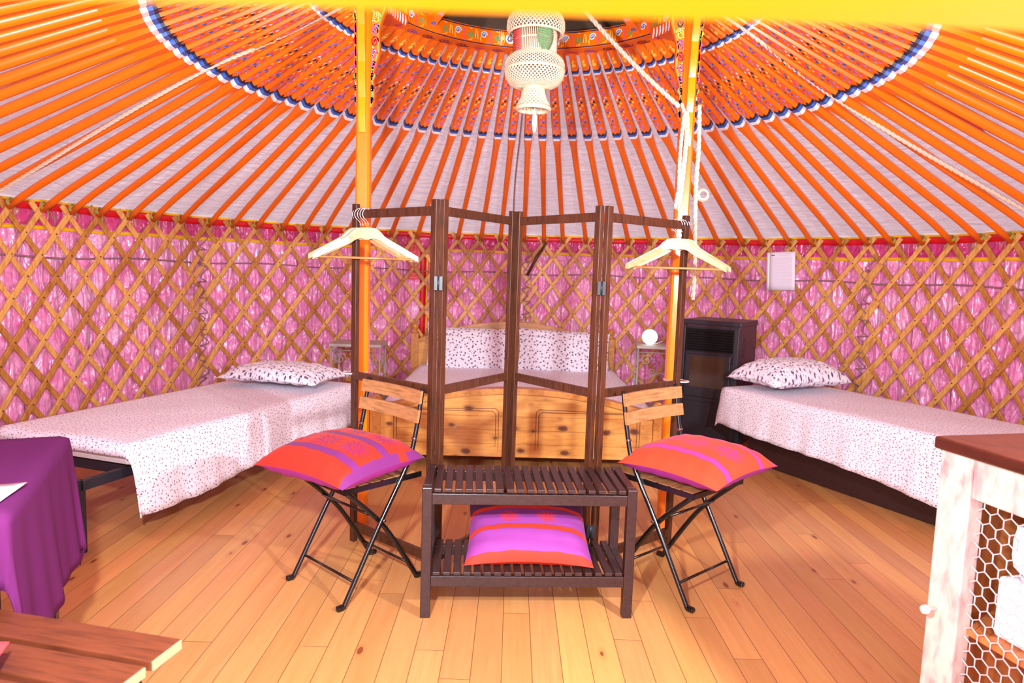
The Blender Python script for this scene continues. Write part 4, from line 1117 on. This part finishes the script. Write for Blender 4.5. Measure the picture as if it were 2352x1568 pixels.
tag(bm_.build('tablecloth', M['purple'], fix=False, solid=.003), 'purple cloth hanging over the table at the left edge', 'tablecloth')
b = MB(); b.grid(4, 4, lambda u, v: (.0 + .10 * u, .0 + .15 * v, .0015 + .004 * u * u)); o = b.build('paper_sheet', M['paper'], fix=False, solid=.001); o.location = (-1.20, 1.405, TZ + .008); o.rotation_euler = (0, 0, .25)
tag(o, 'white paper lying on the purple tablecloth', 'paper')

# slatted garden bench tucked at the table
z = .53; gb = empty('garden_bench', (-.640, 1.290, 0), atan2(-.091, .427) ); tag(gb, 'reddish brown slatted seat in the lower left corner', 'bench')
for i in range(4):
    b = MB(); y0 = -i * .098; b.box((-.375, y0 - .041, z - .011), (.75, .082, .022)); gsl = b.build('seat_slat', M['redwood'], gb, bevel=.003)
    b = MB(); b.box((.0012, y0 - .041, z - .011), (.003, .078, .018)); b.build('slat_end', M['endgrain'], gsl)
for xx in (-.085, -.67):
    b = MB(); b.box((xx, -.19, z - .034), (.035, .38, .022)); b.build('cross_bar', M['chair_steel'], gb)
    for yy in (-.03, -.35):
        b = MB(); b.tube([(xx, yy, z - .04), (xx + (.03 if xx > -.4 else -.03), yy, .0)], .011, 8); b.build('leg', M['chair_steel'], gb, fix=False)
cushion(.36, .36, .09, (-0.985, 0.955, .575), (.0, .0, .5), [M['coral'], M['coral']], 'coral red cushion on the slatted seat in the lower left corner', 15, flat=.8)

# ------------------------------------------------------------------ wire-fronted cabinet, foreground right
fx, fy = .232, -.973                        # the wire side runs towards the camera
CZ = .90; C0 = Vector((1.088, 1.690, 0)); rzC = atan2(fy, fx)
cab = empty('wire_cabinet', C0, rzC); tag(cab, 'rustic limed wood cabinet with chicken-wire door at the right edge', 'cabinet')
CL, CD = .80, .42                           # length along wire side (+x local), depth (+y local = away to the right)
b = MB(); b.box((CL / 2, CD / 2, CZ - .016), (CL + .02, CD + .02, .032)); b.build('top', M['cab_top'], cab, bevel=.006)
for (x, y) in ((.045, .03), (CL - .045, .03), (.045, CD - .03), (CL - .045, CD - .03)):
    b = MB(); b.box((x, y, (CZ - .032) / 2), (.09, .045, CZ - .032)); b.build('corner_post', M['limewash'], cab, bevel=.004)
for z_, h_ in ((CZ - .032 - .05, .10), (.10, .10)):
    b = MB(); b.box((CL / 2, .028, z_), (CL - .18, .035, h_)); b.build('front_rail', M['limewash'], cab, bevel=.004)
b = MB(); b.box((CL / 2, CD - .02, .45), (CL - .1, .015, .82)); b.build('back_panel', M['cab_wood'], cab)
b = MB(); b.box((.02, CD / 2, .45), (.02, CD - .09, .82)); b.build('side_panel', M['cab_wood'], cab)
b = MB(); b.box((CL - .02, CD / 2, .45), (.02, CD - .09, .82)); b.build('side_panel', M['cab_wood'], cab)
for z_ in (.16, .43):
    b = MB(); b.box((CL / 2, CD / 2, z_), (CL - .06, CD - .08, .018)); b.build('shelf', M['cab_wood'], cab)
b = MB(); s_ = .020; hx = s_ * sqrt(3)
for i in range(int((CL - .18) / hx) + 1):
    for j in range(int(.66 / (s_ * 1.5)) + 1):
        cx_ = .095 + i * hx + (hx / 2 if j % 2 else 0); cz = .16 + j * s_ * 1.5
        if cx_ > CL - .09 or cz > CZ - .12: continue
        P = [(cx_, .03, cz + s_), (cx_ + hx / 2, .03, cz + s_ / 2), (cx_ + hx / 2, .03, cz - s_ / 2), (cx_, .03, cz - s_)]
        b.tube(P, .0016, 4, caps=False)
b.build('chicken_wire', M['zinc'], cab, fix=False)
b = MB(); b.lathe([(.004, 0), (.004, .02), (.012, .028), (.010, .040), (.001, .044)], (0, 0, 0), 12); o = b.build('door_knob', M['tie'], cab); o.location = (.03, .005, .46); o.rotation_euler = (PI / 2, 0, 0)
# folded linen and white box inside
o = MB(); o.box((0, 0, 0), (.20, .17, .085)); l_ = o.build('folded_linen', M['pillow'], bevel=.03)
def cabp(x, y, z_): return tuple(Matrix.Rotation(rzC, 3, 'Z') @ Vector((x, y, 0)) + C0 + Vector((0, 0, z_)))
l_.location = cabp(.235, .165, .665); l_.rotation_euler = (0, 0, rzC); l_.scale = (1, 1, 1.6); tag(l_, 'flower-print folded linen inside the wire cabinet', 'linen')
o = MB(); o.box((0, 0, 0), (.21, .20, .15)); l_ = o.build('storage_box', M['tie'], bevel=.01); l_.location = cabp(.235, .170, .515); l_.rotation_euler = (0, 0, rzC); tag(l_, 'white box on the shelf inside the wire cabinet', 'box')
